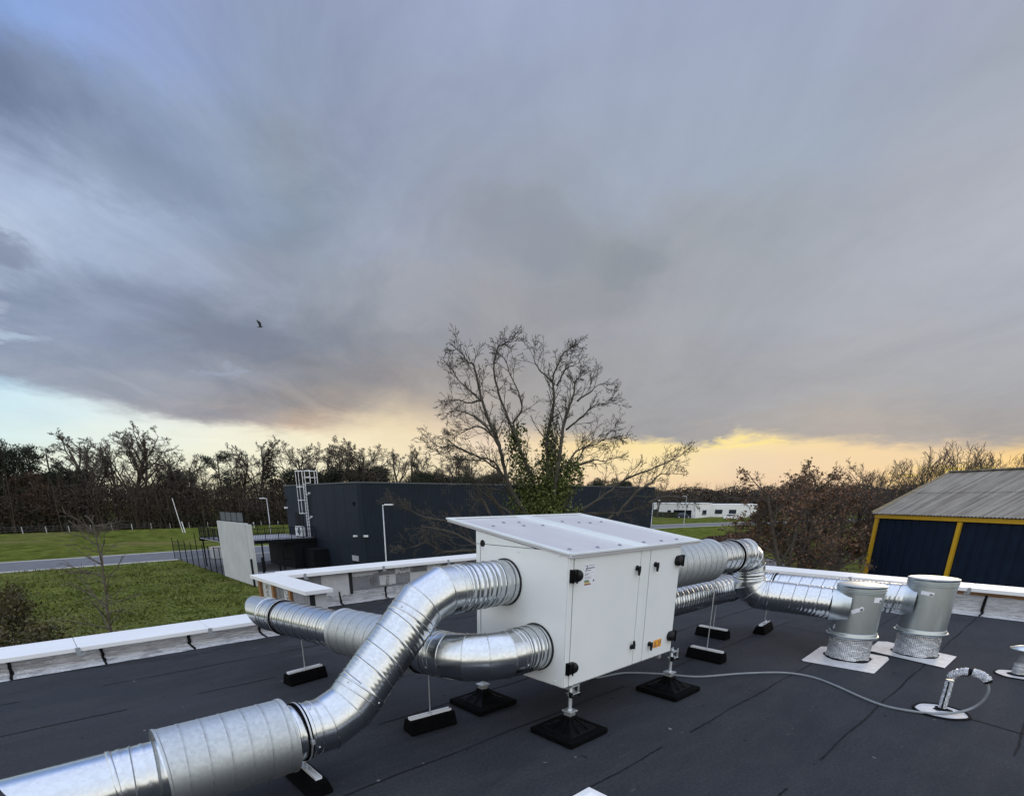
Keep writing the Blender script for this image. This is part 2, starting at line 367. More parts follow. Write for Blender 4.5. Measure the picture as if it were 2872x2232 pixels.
M_UNIT = mat('white_powder_coat', (0.755, 0.775, 0.755), 0.33, var=0.03, vscale=2.5, vdetail=8, bump=0.03, bscale=300)
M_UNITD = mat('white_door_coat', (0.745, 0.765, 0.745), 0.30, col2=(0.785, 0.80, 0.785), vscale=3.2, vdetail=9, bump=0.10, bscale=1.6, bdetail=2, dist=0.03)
M_LID = mat('lid_coat_reflection', (0.60, 0.60, 0.62), 0.28, col2=(0.545, 0.525, 0.56), vscale=2.6, vdetail=9, stretch=(2.2, .5, 1), bump=0.04, bscale=5)  # white lid: darker pinkish reflection and streaky stains put into the colour
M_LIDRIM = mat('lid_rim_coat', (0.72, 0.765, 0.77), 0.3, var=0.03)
M_SEAM = mat('dark_gasket', (0.02, 0.021, 0.022), 0.7, spec=0.2)
M_LAP = mat('lap_bitumen', (0.013, 0.0135, 0.015), 0.8, spec=0.1, var=0.4, vscale=18)
M_RUBBER = mat('black_rubber', (0.0035, 0.0035, 0.0038), 0.9, spec=0.06, var=0.4, vscale=40, bump=0.7, bscale=160)
M_PLASTIC = mat('black_plastic', (0.006, 0.006, 0.0065), 0.42, var=0.2, vscale=20, spec=0.25)
M_PLASTIC2 = mat('black_cone_plastic', (0.003, 0.003, 0.0033), 0.5, var=0.2, vscale=20, spec=0.08)
M_CABLE = mat('grey_conduit', (0.20, 0.215, 0.23), 0.5, var=0.12, vscale=12)
M_PAPER = mat('sticker_paper', (0.78, 0.79, 0.82), 0.45, var=0.03)
M_INK = mat('printing_ink', (0.10, 0.11, 0.13), 0.5, var=0.2, vscale=60)
M_ORANGE = mat('warning_orange', (0.85, 0.36, 0.02), 0.45, var=0.05)
M_GREENB = mat('label_green', (0.07, 0.16, 0.08), 0.5)
M_YELB = mat('label_sand', (0.70, 0.50, 0.20), 0.5)
M_REDB = mat('label_brown', (0.22, 0.08, 0.04), 0.5)
M_WOOD = mat('timber', (0.30, 0.15, 0.055), 0.7, col2=(0.20, 0.10, 0.04), vscale=3.0, stretch=(1, 1, 6.0), bump=0.3)
M_WRAP_W = mat('white_rainscreen', (0.50, 0.50, 0.50), 0.6, var=0.10, vscale=8, vdetail=8, bump=0.5, bscale=14)
M_WRAP_G = mat('grey_rainscreen', (0.20, 0.205, 0.215), 0.6, var=0.2, vscale=10, vdetail=8, stretch=(1, 1, 5), bump=0.5, bscale=20)
M_WRAP_P = mat('print_grey', (0.12, 0.122, 0.128), 0.6, var=0.15, vscale=20)
M_GLASSD = mat('dark_glass', (0.02, 0.03, 0.04), 0.08, var=0.2, vscale=2)
M_GRASS = mat_grass()
M_ASPH = mat('asphalt', (0.115, 0.117, 0.128), 0.85, var=0.16, vscale=0.8, vdetail=8, bump=0.3, bscale=20)
M_GRAVEL = mat('gravel_verge', (0.34, 0.325, 0.29), 0.9, var=0.35, vscale=2.0, vdetail=8)
M_YARD = mat('yard_asphalt', (0.095, 0.095, 0.102), 0.88, var=0.2, vscale=0.6, vdetail=8)
M_CONC = mat('concrete', (0.47, 0.48, 0.475), 0.8, var=0.11, vscale=0.9, vdetail=9, stretch=(1, 1, 0.8), bump=0.15, bscale=8)
M_DARKC = mat('dark_cladding', (0.016, 0.022, 0.033), 0.6, var=0.12, vscale=0.6, spec=0.15)
M_DARKC2 = mat('ribbed_dark_cladding', (0.015, 0.021, 0.031), 0.6, var=0.12, vscale=0.6, spec=0.15)
M_BLACKM = mat('black_metal', (0.006, 0.007, 0.009), 0.6, var=0.2, spec=0.15)
M_DECK = mat('pale_deck', (0.30, 0.30, 0.325), 0.75, var=0.1, vscale=3)
M_GREYSCR = mat('grey_screen', (0.075, 0.087, 0.10), 0.6, var=0.1)
M_WHITEM = mat('white_metal', (0.72, 0.73, 0.74), 0.45, var=0.05)
M_RENDER = mat('white_render', (0.74, 0.735, 0.72), 0.85, var=0.05, vscale=0.8)
M_YELLOW = mat('yellow_paint', (0.62, 0.36, 0.012), 0.5, col2=(0.52, 0.30, 0.015), vscale=2.5, vdetail=7)
M_BLUE = mat('navy_cladding', (0.007, 0.014, 0.030), 0.65, var=0.2, vscale=1.5, spec=0.15)
M_FIBRO = mat_corrugated('fibre_cement', (0.160, 0.140, 0.112), (0.31, 0.28, 0.232))
M_BARK = mat('bark', (0.066, 0.053, 0.042), 0.9, var=0.3, vscale=3, bump=0.5, bscale=15)
M_BARKL = mat('pale_bark', (0.10, 0.082, 0.062), 0.9, var=0.3, vscale=3)
M_BARKT = mat('lichen_bark', (0.062, 0.054, 0.042), 0.9, var=0.35, vscale=3, bump=0.5, bscale=25)
M_TWIG = mat('twig', (0.076, 0.060, 0.047), 0.9, var=0.3)
M_IVY = mat_leaf('ivy_leaf', (0.022, 0.034, 0.008), (0.135, 0.160, 0.042))
M_EVER = mat_leaf('evergreen_leaf', (0.010, 0.013, 0.008), (0.035, 0.042, 0.020), scale=0.3)
M_PINE = mat_leaf('pine_needles', (0.010, 0.014, 0.010), (0.030, 0.038, 0.022), scale=0.3)
M_RUST = mat_leaf('rust_leaf', (0.042, 0.024, 0.014), (0.080, 0.044, 0.026), scale=0.4)
M_BROWN = mat_leaf('brown_oak_leaf', (0.085, 0.045, 0.024), (0.23, 0.125, 0.068), scale=0.6)
M_WOODL = mat_leaf('undergrowth_leaf', (0.034, 0.026, 0.018), (0.075, 0.056, 0.040), scale=0.12)
M_HEDGE = mat_leaf('hedge_leaf', (0.010, 0.014, 0.008), (0.038, 0.046, 0.020), scale=0.3)
M_BUSH = mat_leaf('bush_leaf', (0.022, 0.024, 0.008), (0.100, 0.085, 0.028), scale=1.0)
M_BLADE = mat_leaf('grass_blade', (0.064, 0.080, 0.015), (0.140, 0.160, 0.034), scale=0.35)
M_CARW = mat('white_car_paint', (0.78, 0.78, 0.78), 0.25, var=0.02)
M_CARD = mat('dark_car_paint', (0.02, 0.03, 0.05), 0.2, var=0.05)
M_TYRE = mat('tyre', (0.012, 0.012, 0.012), 0.8)
M_FEATHER = mat('dark_feather', (0.02, 0.021, 0.026), 0.7, var=0.3, vscale=10)
M_TILE = mat('pale_roof', (0.32, 0.27, 0.24), 0.8, var=0.1)

# ------------------------------------------------------------------ mesh helpers
def A(*p): return np.array(p, float)
def norm(v):
    v = np.asarray(v, float); return v / (np.linalg.norm(v) + 1e-12)
Z = A(0, 0, 1)

class MB:
    """collects boxes, bars, tubes and lathed shapes for one mesh object (world coordinates)"""
    def __init__(s): s.v = []; s.f = []; s.m = []; s.n = 0
    def add(s, v, f, m=0):
        v = np.asarray(v, float); s.v.append(v); s.f += [tuple(int(i) + s.n for i in q) for q in f]; s.m += [m] * len(f); s.n += len(v); return s
    def box(s, a, b, m=0):
        x0, y0, z0 = a; x1, y1, z1 = b
        v = [(x0, y0, z0), (x1, y0, z0), (x1, y1, z0), (x0, y1, z0), (x0, y0, z1), (x1, y0, z1), (x1, y1, z1), (x0, y1, z1)]
        return s.add(v, [(3, 2, 1, 0), (4, 5, 6, 7), (0, 1, 5, 4), (1, 2, 6, 5), (2, 3, 7, 6), (3, 0, 4, 7)], m)
    def obox(s, c, ex, ey, ez, m=0):
        c, ex, ey, ez = map(np.asarray, (c, ex, ey, ez))
        v = [c + i * ex + j * ey + k * ez for k in (-1, 1) for i, j in ((-1, -1), (1, -1), (1, 1), (-1, 1))]
        return s.add(v, [(3, 2, 1, 0), (4, 5, 6, 7), (0, 1, 5, 4), (1, 2, 6, 5), (2, 3, 7, 6), (3, 0, 4, 7)], m)
    def bar(s, p, q, w, h, up=Z, m=0):
        p, q = A(*p), A(*q); d = norm(q - p); sd = np.cross(d, up)
        if np.linalg.norm(sd) < 1e-6: sd = np.cross(d, A(1, 0, 0))
        sd = norm(sd); u = np.cross(sd, d)
        return s.obox((p + q) / 2, (q - p) / 2, sd * w / 2, u * h / 2, m)
    def prism(s, poly, d, m=0):
        """extrude polygon (list of 3D points) by vector d"""
        p = np.asarray(poly, float); n = len(p); v = np.vstack([p, p + np.asarray(d, float)])
        f = [tuple(range(n - 1, -1, -1)), tuple(range(n, 2 * n))] + [(i, (i + 1) % n, n + (i + 1) % n, n + i) for i in range(n)]
        return s.add(v, f, m)
    def rings(s, R, closed=True, cap0=False, cap1=False, m=0):
        """stitch consecutive rings of equal length"""
        k = len(R); n = len(R[0]); v = np.vstack(R); f = []
        for i in range(k - 1):
            for j in range(n if closed else n - 1):
                a = i * n + j; b = i * n + (j + 1) % n
                f.append((a, b, b + n, a + n))
        if cap0: f.append(tuple(range(n - 1, -1, -1)))
        if cap1: f.append(tuple(range((k - 1) * n, k * n)))
        return s.add(v, f, m)
    def tube(s, pts, r, n=8, cap=True, m=0):
        pts = np.asarray(pts, float); k = len(pts)
        r = np.full(k, r) if np.isscalar(r) else np.asarray(r)
        t = np.gradient(pts, axis=0); t /= np.linalg.norm(t, axis=1)[:, None] + 1e-12
        ref = A(0, 0, 1) if abs(t[0][2]) < 0.9 else A(1, 0, 0)
        u = norm(np.cross(t[0], ref)); R = []; th = np.linspace(0, 2 * np.pi, n, endpoint=False)
        for i in range(k):
            u = norm(u - t[i] * (u @ t[i])); w = np.cross(t[i], u)
            R.append(pts[i] + r[i] * (np.cos(th)[:, None] * u + np.sin(th)[:, None] * w))
        return s.rings(R, True, cap, cap, m)
    def loop(s, pts, r, n=6, m=0):
        """closed tube through the points of a ring"""
        pts = np.asarray(pts, float); k = len(pts)
        t = np.roll(pts, -1, 0) - np.roll(pts, 1, 0); t /= np.linalg.norm(t, axis=1)[:, None]
        c = pts.mean(0); th = np.linspace(0, 2 * np.pi, n, endpoint=False); R = []
        for i in range(k):
            u = norm(pts[i] - c); w = np.cross(t[i], u)
            R.append(pts[i] + r * (np.cos(th)[:, None] * u + np.sin(th)[:, None] * w))
        v = np.vstack(R); f = []
        for i in range(k):
            for j in range(n):
                a = i * n + j; b = i * n + (j + 1) % n; o = ((i + 1) % k) * n
                f.append((a, b, o + (j + 1) % n, o + j))
        return s.add(v, f, m)
    def lathe(s, base, prof, n=48, axis=Z, cap0=False, cap1=False, m=0):
        base = A(*base); axis = norm(axis); u = norm(np.cross(axis, A(0, 0, 1) if abs(axis[2]) < 0.9 else A(1, 0, 0))); w = np.cross(axis, u)
        th = np.linspace(0, 2 * np.pi, n, endpoint=False)
        R = [base + axis * h + r * (np.cos(th)[:, None] * u + np.sin(th)[:, None] * w) for r, h in prof]
        return s.rings(R, True, cap0, cap1, m)
    def build(s, name, material, parent=None, smooth=False, bevel=0.0, local=False, angle=None):
        mats = material if isinstance(material, (list, tuple)) else [material]
        v = np.vstack(s.v) if s.v else np.zeros((0, 3))
        if parent is not None and not local: v = v - origin(parent)
        me = bpy.data.meshes.new(name); me.from_pydata(v.tolist(), [], s.f)
        for mm in mats: me.materials.append(mm)
        if len(mats) > 1: me.polygons.foreach_set('material_index', s.m)
        if smooth: me.polygons.foreach_set('use_smooth', [True] * len(me.polygons))
        me.update()
        o = bpy.data.objects.new(name, me); COL.objects.link(o)
        if parent is not None: o.parent = parent
        if bevel:
            b = o.modifiers.new('bevel', 'BEVEL'); b.width = bevel; b.segments = 2; b.limit_method = 'ANGLE'
        if angle is not None:
            es = o.modifiers.new('edges', 'EDGE_SPLIT'); es.split_angle = rad(angle)
        return o

def origin(o):
    p = A(0, 0, 0)
    while o is not None:
        p = p + np.array(o.location); o = o.parent
    return p

def mesh_np(name, V, F, material, parent=None, smooth=False):
    """V (n,3), F (m,k) arrays in the parent's own coordinates"""
    me = bpy.data.meshes.new(name); V = np.ascontiguousarray(V, np.float32); F = np.ascontiguousarray(F, np.int32)
    m, k = F.shape
    me.vertices.add(len(V)); me.vertices.foreach_set('co', V.ravel())
    me.loops.add(m * k); me.loops.foreach_set('vertex_index', F.ravel())
    me.polygons.add(m); me.polygons.foreach_set('loop_start', np.arange(0, m * k, k, dtype=np.int32))
    me.materials.append(material)
    if smooth: me.polygons.foreach_set('use_smooth', np.ones(m, bool))
    me.update(calc_edges=True)
    o = bpy.data.objects.new(name, me); COL.objects.link(o)
    if parent is not None: o.parent = parent
    return o

def tag(o, label, cat, group=None):
    o['label'] = label; o['category'] = cat
    if group: o['group'] = group
    return o
def thing(name, label, cat, loc=(0, 0, 0), group=None, rz=0.0):
    o = bpy.data.objects.new(name, None); COL.objects.link(o); o.empty_display_size = 0.1
    o.location = loc; o.rotation_euler = (0, 0, rz)
    return tag(o, label, cat, group)
def kind(o, k): o['kind'] = k; return o
def copy_tree(o, parent=None):
    c = o.copy(); COL.objects.link(c)
    if parent is not None: c.parent = parent
    for ch in list(o.children): copy_tree(ch, c)
    return c
def text_mesh(body, size, depth=0.0):
    cu = bpy.data.curves.new('writing', 'FONT'); cu.body = body; cu.size = size; cu.extrude = depth
    cu.align_x = 'CENTER'; cu.align_y = 'CENTER'
    ob = bpy.data.objects.new('writing', cu); COL.objects.link(ob)
    me = bpy.data.meshes.new_from_object(ob.evaluated_get(bpy.context.evaluated_depsgraph_get()))
    v = np.array([p.co[:] for p in me.vertices]); f = [tuple(p.vertices) for p in me.polygons]
    bpy.data.objects.remove(ob); bpy.data.curves.remove(cu); bpy.data.meshes.remove(me)
    return v, f
def put_text(mb, body, size, c, ex, ey, m=0):
    v, f = text_mesh(body, size)
    ex, ey, c = map(np.asarray, (ex, ey, c))
    mb.add(c + v[:, :1] * ex + v[:, 1:2] * ey, f, m)

RNG = np.random.default_rng(7)
G = -4.5

# ------------------------------------------------------------------ setting: ground, roads
def sheet(name, poly, z, material):
    mb = MB(); mb.add([(x, y, z) for x, y in poly], [tuple(range(len(poly)))])
    return kind(mb.build(name, material), 'structure')
sheet('ground', [(-3000, -3000), (3000, -3000), (3000, 3000), (-3000, 3000)], G, M_GRASS)
def ribbon(name, mid, hw, z, material):
    mid = np.array(mid, float); t = np.gradient(mid, axis=0); t /= np.linalg.norm(t, axis=1)[:, None]
    nn = np.stack([-t[:, 1], t[:, 0]], 1); L, R = mid + nn * hw, mid - nn * hw
    mb = MB(); v = [(p[0], p[1], z) for p in L] + [(p[0], p[1], z) for p in R]; n = len(mid)
    mb.add(v, [(i + 1, i, n + i, n + i + 1) for i in range(n - 1)])
    return kind(mb.build(name, material), 'structure')
ROADMID = [(-150, 68.6), (-40, 69.0), (0, 69.8), (20, 71.2), (45, 71.4), (75, 69.4), (108, 65.6), (128, 60.9), (150, 53.5), (190, 38), (260, 5)]
ribbon('road_verge', ROADMID, 5.7, G + 0.006, M_GRAVEL)
ribbon('road', ROADMID, 4.55, G + 0.012, M_ASPH)
sheet('yard', [(13.0, 41.0), (70, 28), (74, 58), (24, 66.0), (13.0, 66.0)], G + 0.008, M_YARD)
sheet('driveway', [(22, 6), (30, 4), (60, 22), (56, 26), (28, 16)], G + 0.010, M_YARD)
ribbon('kerb', [(14.4, 48.6), (17.0, 47.6), (22, 46.0)], 0.35, G + 0.05, M_CONC)

def field_bank():
    mb = MB(); n = 120; R = []
    for i in range(n):
        x = -70 + i * 1.6; y = 127 + 1.5 * math.sin(x * 0.05)
        R.append(np.array([(x, y - 2.2, G - .02), (x, y - 1.0, G + .32 + .1 * math.sin(x)), (x, y, G + .40), (x, y + 1.5, G - .25), (x, y + 3.0, G - .02)]))
    mb.rings(R, False); return kind(mb.build('grass_bank', M_GRASS, smooth=True), 'structure')
field_bank()

# ------------------------------------------------------------------ the roof we stand on
def roof():
    mb = MB()
    mb.box((-9, -9, -0.35), (11.25, 7.28, 0.0), 0)
    mb.box((2.9, 7.283, -0.353), (11.247, 8.55, -0.0), 0)
    # building body below
    mb.box((-8.9, -8.9, G), (10.9, 6.9, -0.352), 1)
    mb.box((3.0, 6.903, G), (10.897, 8.5, -0.354), 1)
    # lap seams of the bitumen rolls: thin irregular beads
    rng = np.random.default_rng(3)
    def bead(p, q, w=0.014, gap=0.18):
        w = w * .62
        p, q = A(*p, 0), A(*q, 0); L = np.linalg.norm(q - p); n = int(L / 0.035); d = (q - p) / L; s = A(-d[1], d[0], 0)
        off = 0.0; top = []; bot = []; on = True
        def flush():
            if len(top) > 2:
                k = len(top); mb.add(top + bot, [(i, k + i, k + i + 1, i + 1) for i in range(k - 1)], 2)
        ph = rng.random() * 9
        for i in range(n):
            c = p + d * (i * L / n) + s * (0.006 * math.sin(i * 0.21 + ph) + rng.normal(0, 0.0016))
            act = math.sin(i * 0.047 + ph) + 0.6 * math.sin(i * 0.113 + ph * 2) > -1.25 + gap
            ww = w * (0.35 + 0.65 * abs(math.sin(i * 0.083 + ph)) + rng.random() * 0.35)
            if act:
                top.append(c + s * ww / 2 + Z * 0.0035); bot.append(c - s * ww / 2 + Z * 0.0035)
            else: flush(); top, bot = [], []
        flush()
    for y, g in ((0.04, .3), (0.93, .1), (1.763, .0), (2.715, .35), (3.51, .5), (4.40, .7), (5.275, .6), (6.15, .8)):
        bead((-8, y), (10.8, y), 0.020, g)
    for x, y0, y1 in ((7.9, 1.77, 2.7),):
        bead((x, y0), (x + .02, y1), 0.016, 0.1)
    bead((5.62, 0.40), (5.45, -0.3), 0.022, -1)
    return kind(mb.build('roof', [M_ROOF, M_CONC, M_LAP]), 'structure')
roof()

def parapet(name, label, a, b, inward, z0, z1, depth, up_h, foil, joints, brackets, foot=0.0, wall_mat=None):
    """a->b is the inner face line of the coping (x,y); inward = unit vector into the roof"""
    a, b, inn = A(*a, 0), A(*b, 0), A(*inward, 0); L = np.linalg.norm(b - a); d = (b - a) / L; out = -inn
    t = thing(name, label, 'parapet wall', tuple((a + b) / 2))
    P = lambda s, o, z: a + d * s + out * o + Z * z
    # core
    mb = MB(); mb.prism([P(0, .142, -.345), P(L, .142, -.345), P(L, depth - .06, -.345), P(0, depth - .06, -.345)], Z * (z0 - .002 + .345))
    mb.build('wall', wall_mat or M_WOOD, t)
    # coping: folded white sheet with slightly tilted top and drip edges
    mb = MB(); prof = [(0, z0), (0, z1), (depth, z1 + .012), (depth, z0 - .01), (depth - .012, z0 - .01), (depth - .012, z0), (.012, z0)]
    # several lengths with fine joints
    cuts = [0] + sorted(brackets) + [L]
    for i in range(len(cuts) - 1):
        s0, s1 = cuts[i] + (.0025 if i else 0), cuts[i + 1] - (.0025 if i < len(cuts) - 2 else 0)
        if s1 - s0 < .02: continue
        mb.prism([P(s0, o, z) for o, z in prof], d * (s1 - s0))
    cop = mb.build('coping', M_WHITE, t, bevel=.004)
    for s in brackets:
        k = MB(); k.obox(P(s, -.006, (z0 + z1) / 2 - .012), d * .022, inn * .005, Z * ((z1 - z0) / 2 + .014))
        k.obox(P(s + .018, .008, z0 - .030), d * .034, inn * .012, Z * .012)
        k.build('joint_clip', M_CLIP, t, bevel=.002)
    # aluminium faced upstand, one sheet per joint spacing
    rng = np.random.default_rng(len(name) + int(L * 10))
    edges = [0] + sorted(joints) + [L]
    mb = MB()
    for i in range(len(edges) - 1):
        s0, s1 = edges[i] + (.012 if i else 0), edges[i + 1] - (.012 if i < len(edges) - 2 else 0)
        n = max(2, int((s1 - s0) / .12)); rows = []
        for (o, z) in ((.03 - foot, .0045), (.075 - foot * .35, .007), (.105, .024), (.118, .055), (.125, up_h * .6), (.131, up_h)):
            rows.append(np.array([P(s0 + (s1 - s0) * j / n, o + rng.normal(0, .003), z + (rng.normal(0, .004) if z > .01 else abs(rng.normal(0, .001)))) for j in range(n + 1)]))
        mb.rings(rows, False)
    mb.build('upstand', foil, t, smooth=True)
    mb = MB()
    for s in joints:
        pts = []
        for (o, z) in ((.02 - foot * .8, .0065), (.072 - foot * .2, .012), (.100, .030), (.112, .065), (.120, up_h * .7), (.126, up_h + .012)):
            pts.append(P(s + rng.normal(0, .006), o - .004, z))
        for i in range(len(pts) - 1):
            w = .012 + rng.random() * .007
            mb.bar(pts[i], pts[i + 1] + (pts[i + 1] - pts[i]) * .08, w * 2, .006, up=inn)
    if joints: mb.build('bitumen_joint', M_BITUMEN, t)
    return t, P, d, out, L

# low parapet on the left
parapet('parapet_wall', 'long low white topped parapet on the left, silver upstand, beside the grass field', (-8.5, 7.12), (2.70, 7.12), (0, -1), .157, .204, .53, .145, M_FOIL,
        [s for s in (.1, 1.0, 1.9, 2.8, 3.7, 4.6, 5.5, 6.4, 7.3, 8.19, 8.99, 9.887, 10.75)], [1.36, 2.84, 4.3, 5.78, 7.27, 8.78, 10.12], foot=.18)
# parapet along the far right edge
parapet('parapet_wall', 'long white topped parapet along the right edge of the roof, below the blue hangar', (10.95, -6.0), (10.95, 8.25), (-1, 0), .339, .395, .54, .27, M_FOILX,
        [.62 + .9 * i for i in range(16)], [1.2, 4.2, 5.7, 7.13, 8.73, 10.3, 11.8, 13.2], foot=.20)

# taller wall at the back with torn rainscreen
def back_wall():
    t, P, d, out, L = parapet('parapet_wall', 'taller back parapet with torn grey and white printed wrap, behind the white unit', (3.10, 8.30), (11.25, 8.30), (0, -1), .545, .60, .48, .20, M_FOIL,
        [.93, 1.83, 2.73, 3.63, 4.53, 5.4, 6.3, 7.2], [.30, 1.75, 3.2, 4.7, 6.2], wall_mat=M_WRAP_G)
    rng = np.random.default_rng(5)
    def sheet_on(s0, s1, z0, z1, off, mm, name='wrap_sheet', ragged=True):
        k = 9; mb = MB(); topv, botv = [], []
        for i in range(k + 1):
            s = s0 + (s1 - s0) * i / k
            topv.append(P(s, .133 - off + rng.normal(0, .002), z1))
            botv.append(P(s + rng.normal(0, .006), .133 - off + rng.normal(0, .004), z0 + (rng.normal(0, .012) if ragged else 0)))
        mb.rings([np.array(botv), np.array(topv)], False)
        return mb.build(name, mm, t, smooth=True)
    W, Gm = M_WRAP_W, M_WRAP_G
    sheet_on(.02, .38, .21, .53, .001, Gm); sheet_on(.38, .62, .20, .53, .003, Gm)
    sheet_on(.62, 1.12, .155, .52, .008, W); sheet_on(1.19, 1.48, .21, .45, .004, Gm); sheet_on(1.19, 1.72, .45, .54, .003, W)
    sheet_on(1.48, 1.75, .22, .45, .005, Gm)
    sheet_on(1.72, 2.06, .24, .42, .009, W); sheet_on(2.06, 2.36, .24, .42, .006, Gm); sheet_on(1.75, 2.06, .43, .54, .004, Gm)
    sheet_on(2.06, 2.40, .43, .54, .004, W); sheet_on(2.40, 2.75, .42, .54, .005, Gm); sheet_on(2.38, 2.75, .22, .42, .004, W)
    s = 2.78; alt = 0
    while s < L - .4:
        sheet_on(s, s + .33, .22, .40, .004, W if alt % 2 else Gm); sheet_on(s, s + .33, .40, .54, .003, Gm if alt % 2 else W); s += .335; alt += 1
    # printing on the wrap
    mb = MB(); e, q = d, Z
    put_text(mb, 'nu', .15, P(1.90, .118, .335), -Z * 1.0, d * 1.0)
    put_text(mb, 'nu', .15, P(.22, .126, .44), -Z, d)
    put_text(mb, 'CD', .12, P(2.25, .122, .50), d, Z)
    for k in range(5): mb.obox(P(1.54 + k * .032, .120, .34), d * .007, out * .0005, Z * (.045 + .02 * (k % 3)))
    for k in range(4):
        th = np.linspace(0, np.pi, 15); r = .04 + .035 * k
        p = [P(2.58, .120, .41) + d * r * math.cos(a) + Z * r * .8 * math.sin(a) for a in th]
        for i in range(14): mb.bar(p[i], p[i + 1], .012, .0012, up=out)
    mb.build('printing', M_WRAP_P, t)
    mb = MB(); mb.obox(P(1.155, .120, .35), d * .028, out * .005, Z * .19)
    mb.build('tape_strip', M_SEAM, t)
    # torn pieces at the bottom of the loose sheet
    return t
back_wall()

def return_wall():
    t = thing('parapet_wall', 'short taller return wall with white coping and bare timber studs at the left corner', 'parapet wall', (2.9, 7.6, 0))
    mb = MB()
    z0, z1 = .545, .60
    mb.prism([(2.70, 6.65, z0), (3.09, 6.65, z0), (3.09, 8.297, z0), (3.09, 8.78, z0), (2.70, 8.78, z0)], Z * (z1 - z0))
    mb.build('coping', M_WHITE, t, bevel=.004)
    mb = MB(); mb.box((2.79, 6.74, -.34), (3.03, 8.70, z0 - .002)); mb.build('wall', M_WRAP_G, t)
    for y in (8.55, 7.98, 7.33):
        k = MB(); k.box((2.745, y - .035, -.1), (2.788, y + .035, z0 - .003)); k.build('stud', M_WOOD, t)
    rng = np.random.default_rng(2)
    for y0, y1, mm, n in ((8.06, 8.49, M_WRAP_W, 'a'), (7.40, 7.62, M_WRAP_W, 'b'), (7.66, 7.90, M_WRAP_G, 'c'), (6.9, 7.28, M_WRAP_G, 'd')):
        k = MB(); k.rings([np.array([(2.783 + rng.normal(0, .002), y0 + (y1 - y0) * i / 6, z) for i in range(7)]) for z in (-.05, .25, .54)], False)
        k.build('wrap_sheet', mm, t, smooth=True)
    mb = MB(); put_text(mb, 'cu', .20, A(2.776, 8.27, .40), -Z, A(0, -1, 0)); put_text(mb, 'DK', .15, A(2.776, 7.51, .42), -Z, A(0, -1, 0)); put_text(mb, 'HE', .12, A(2.776, 7.78, .43), -Z, A(0, -1, 0))
    mb.build('printing', M_WRAP_P, t)
    mb = MB(); mb.box((2.79, 6.728, -.1), (2.86, 6.739, z0 - .003)); mb.build('tape_strip', M_SEAM, t)
    mb = MB(); mb.box((2.86, 6.733, -.1), (3.031, 6.738, z0 - .003)); mb.build('wrap_sheet', M_WRAP_W, t)
    mb = MB(); mb.rings([np.array([(3.17, y, .005) for y in (6.72, 7.5, 8.2)]), np.array([(3.06, y, .04) for y in (6.72, 7.5, 8.2)]), np.array([(3.045, y, .20) for y in (6.72, 7.5, 8.2)])], False)
    mb.build('upstand', M_FOILX, t, smooth=True)
return_wall()

# ------------------------------------------------------------------ ductwork
R0 = 0.172
def ring_at(c, u, w, r, n=72):
    th = np.linspace(0, 2 * np.pi, n, endpoint=False)
    return c + r * (np.cos(th)[:, None] * u + np.sin(th)[:, None] * w)
def frame(d):
    d = norm(d); u = np.cross(d, Z); u = norm(u) if np.linalg.norm(u) > 1e-3 else A(1, 0, 0)
    return d, u, np.cross(u, d)
def spiral_pipe(t, p0, p1, R=R0, pitch=.125, material=None, ribs=2, seam=.0040, rib=.0021, name='spiral_pipe', lip=True, n=72):
    p0, p1 = A(*p0), A(*p1); L = np.linalg.norm(p1 - p0); d, u, w = frame(p1 - p0)
    k = max(8, int(L / .0062)); th = np.linspace(0, 2 * np.pi, n, endpoint=False); rows = []
    for i in range(k + 1):
        s = L * i / k
        f = (s / pitch - th / (2 * np.pi)) % 1.0
        dr = seam * np.exp(-((np.minimum(f, 1 - f)) * pitch / .0055) ** 2)
        for j in range(ribs):
            c = (j + 1) / (ribs + 1); dr = dr + rib * np.exp(-((f - c) * pitch / .0125) ** 2)
        if lip and (s < .012 or s > L - .012): dr = dr * 0 + .004
        rr = R + dr
        rows.append(p0 + d * s + rr[:, None] * (np.cos(th)[:, None] * u + np.sin(th)[:, None] * w))
    mb = MB(); mb.rings(rows)
    # folded lock seam: thin winding strip, shadow and dirt of the fold put into its darker colour
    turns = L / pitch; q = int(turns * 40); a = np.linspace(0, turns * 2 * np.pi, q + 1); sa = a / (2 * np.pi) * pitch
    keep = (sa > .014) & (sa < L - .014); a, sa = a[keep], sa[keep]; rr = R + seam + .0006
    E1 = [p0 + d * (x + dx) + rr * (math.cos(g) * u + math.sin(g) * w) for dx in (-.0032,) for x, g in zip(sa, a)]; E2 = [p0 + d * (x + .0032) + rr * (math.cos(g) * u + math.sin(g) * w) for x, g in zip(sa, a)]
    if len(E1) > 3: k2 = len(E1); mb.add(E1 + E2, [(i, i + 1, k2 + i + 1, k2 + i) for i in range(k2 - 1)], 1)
    return mb.build(name, [material or M_ZINC, M_SEAMLINE if material is None else M_SEAMPALE], t, smooth=True)
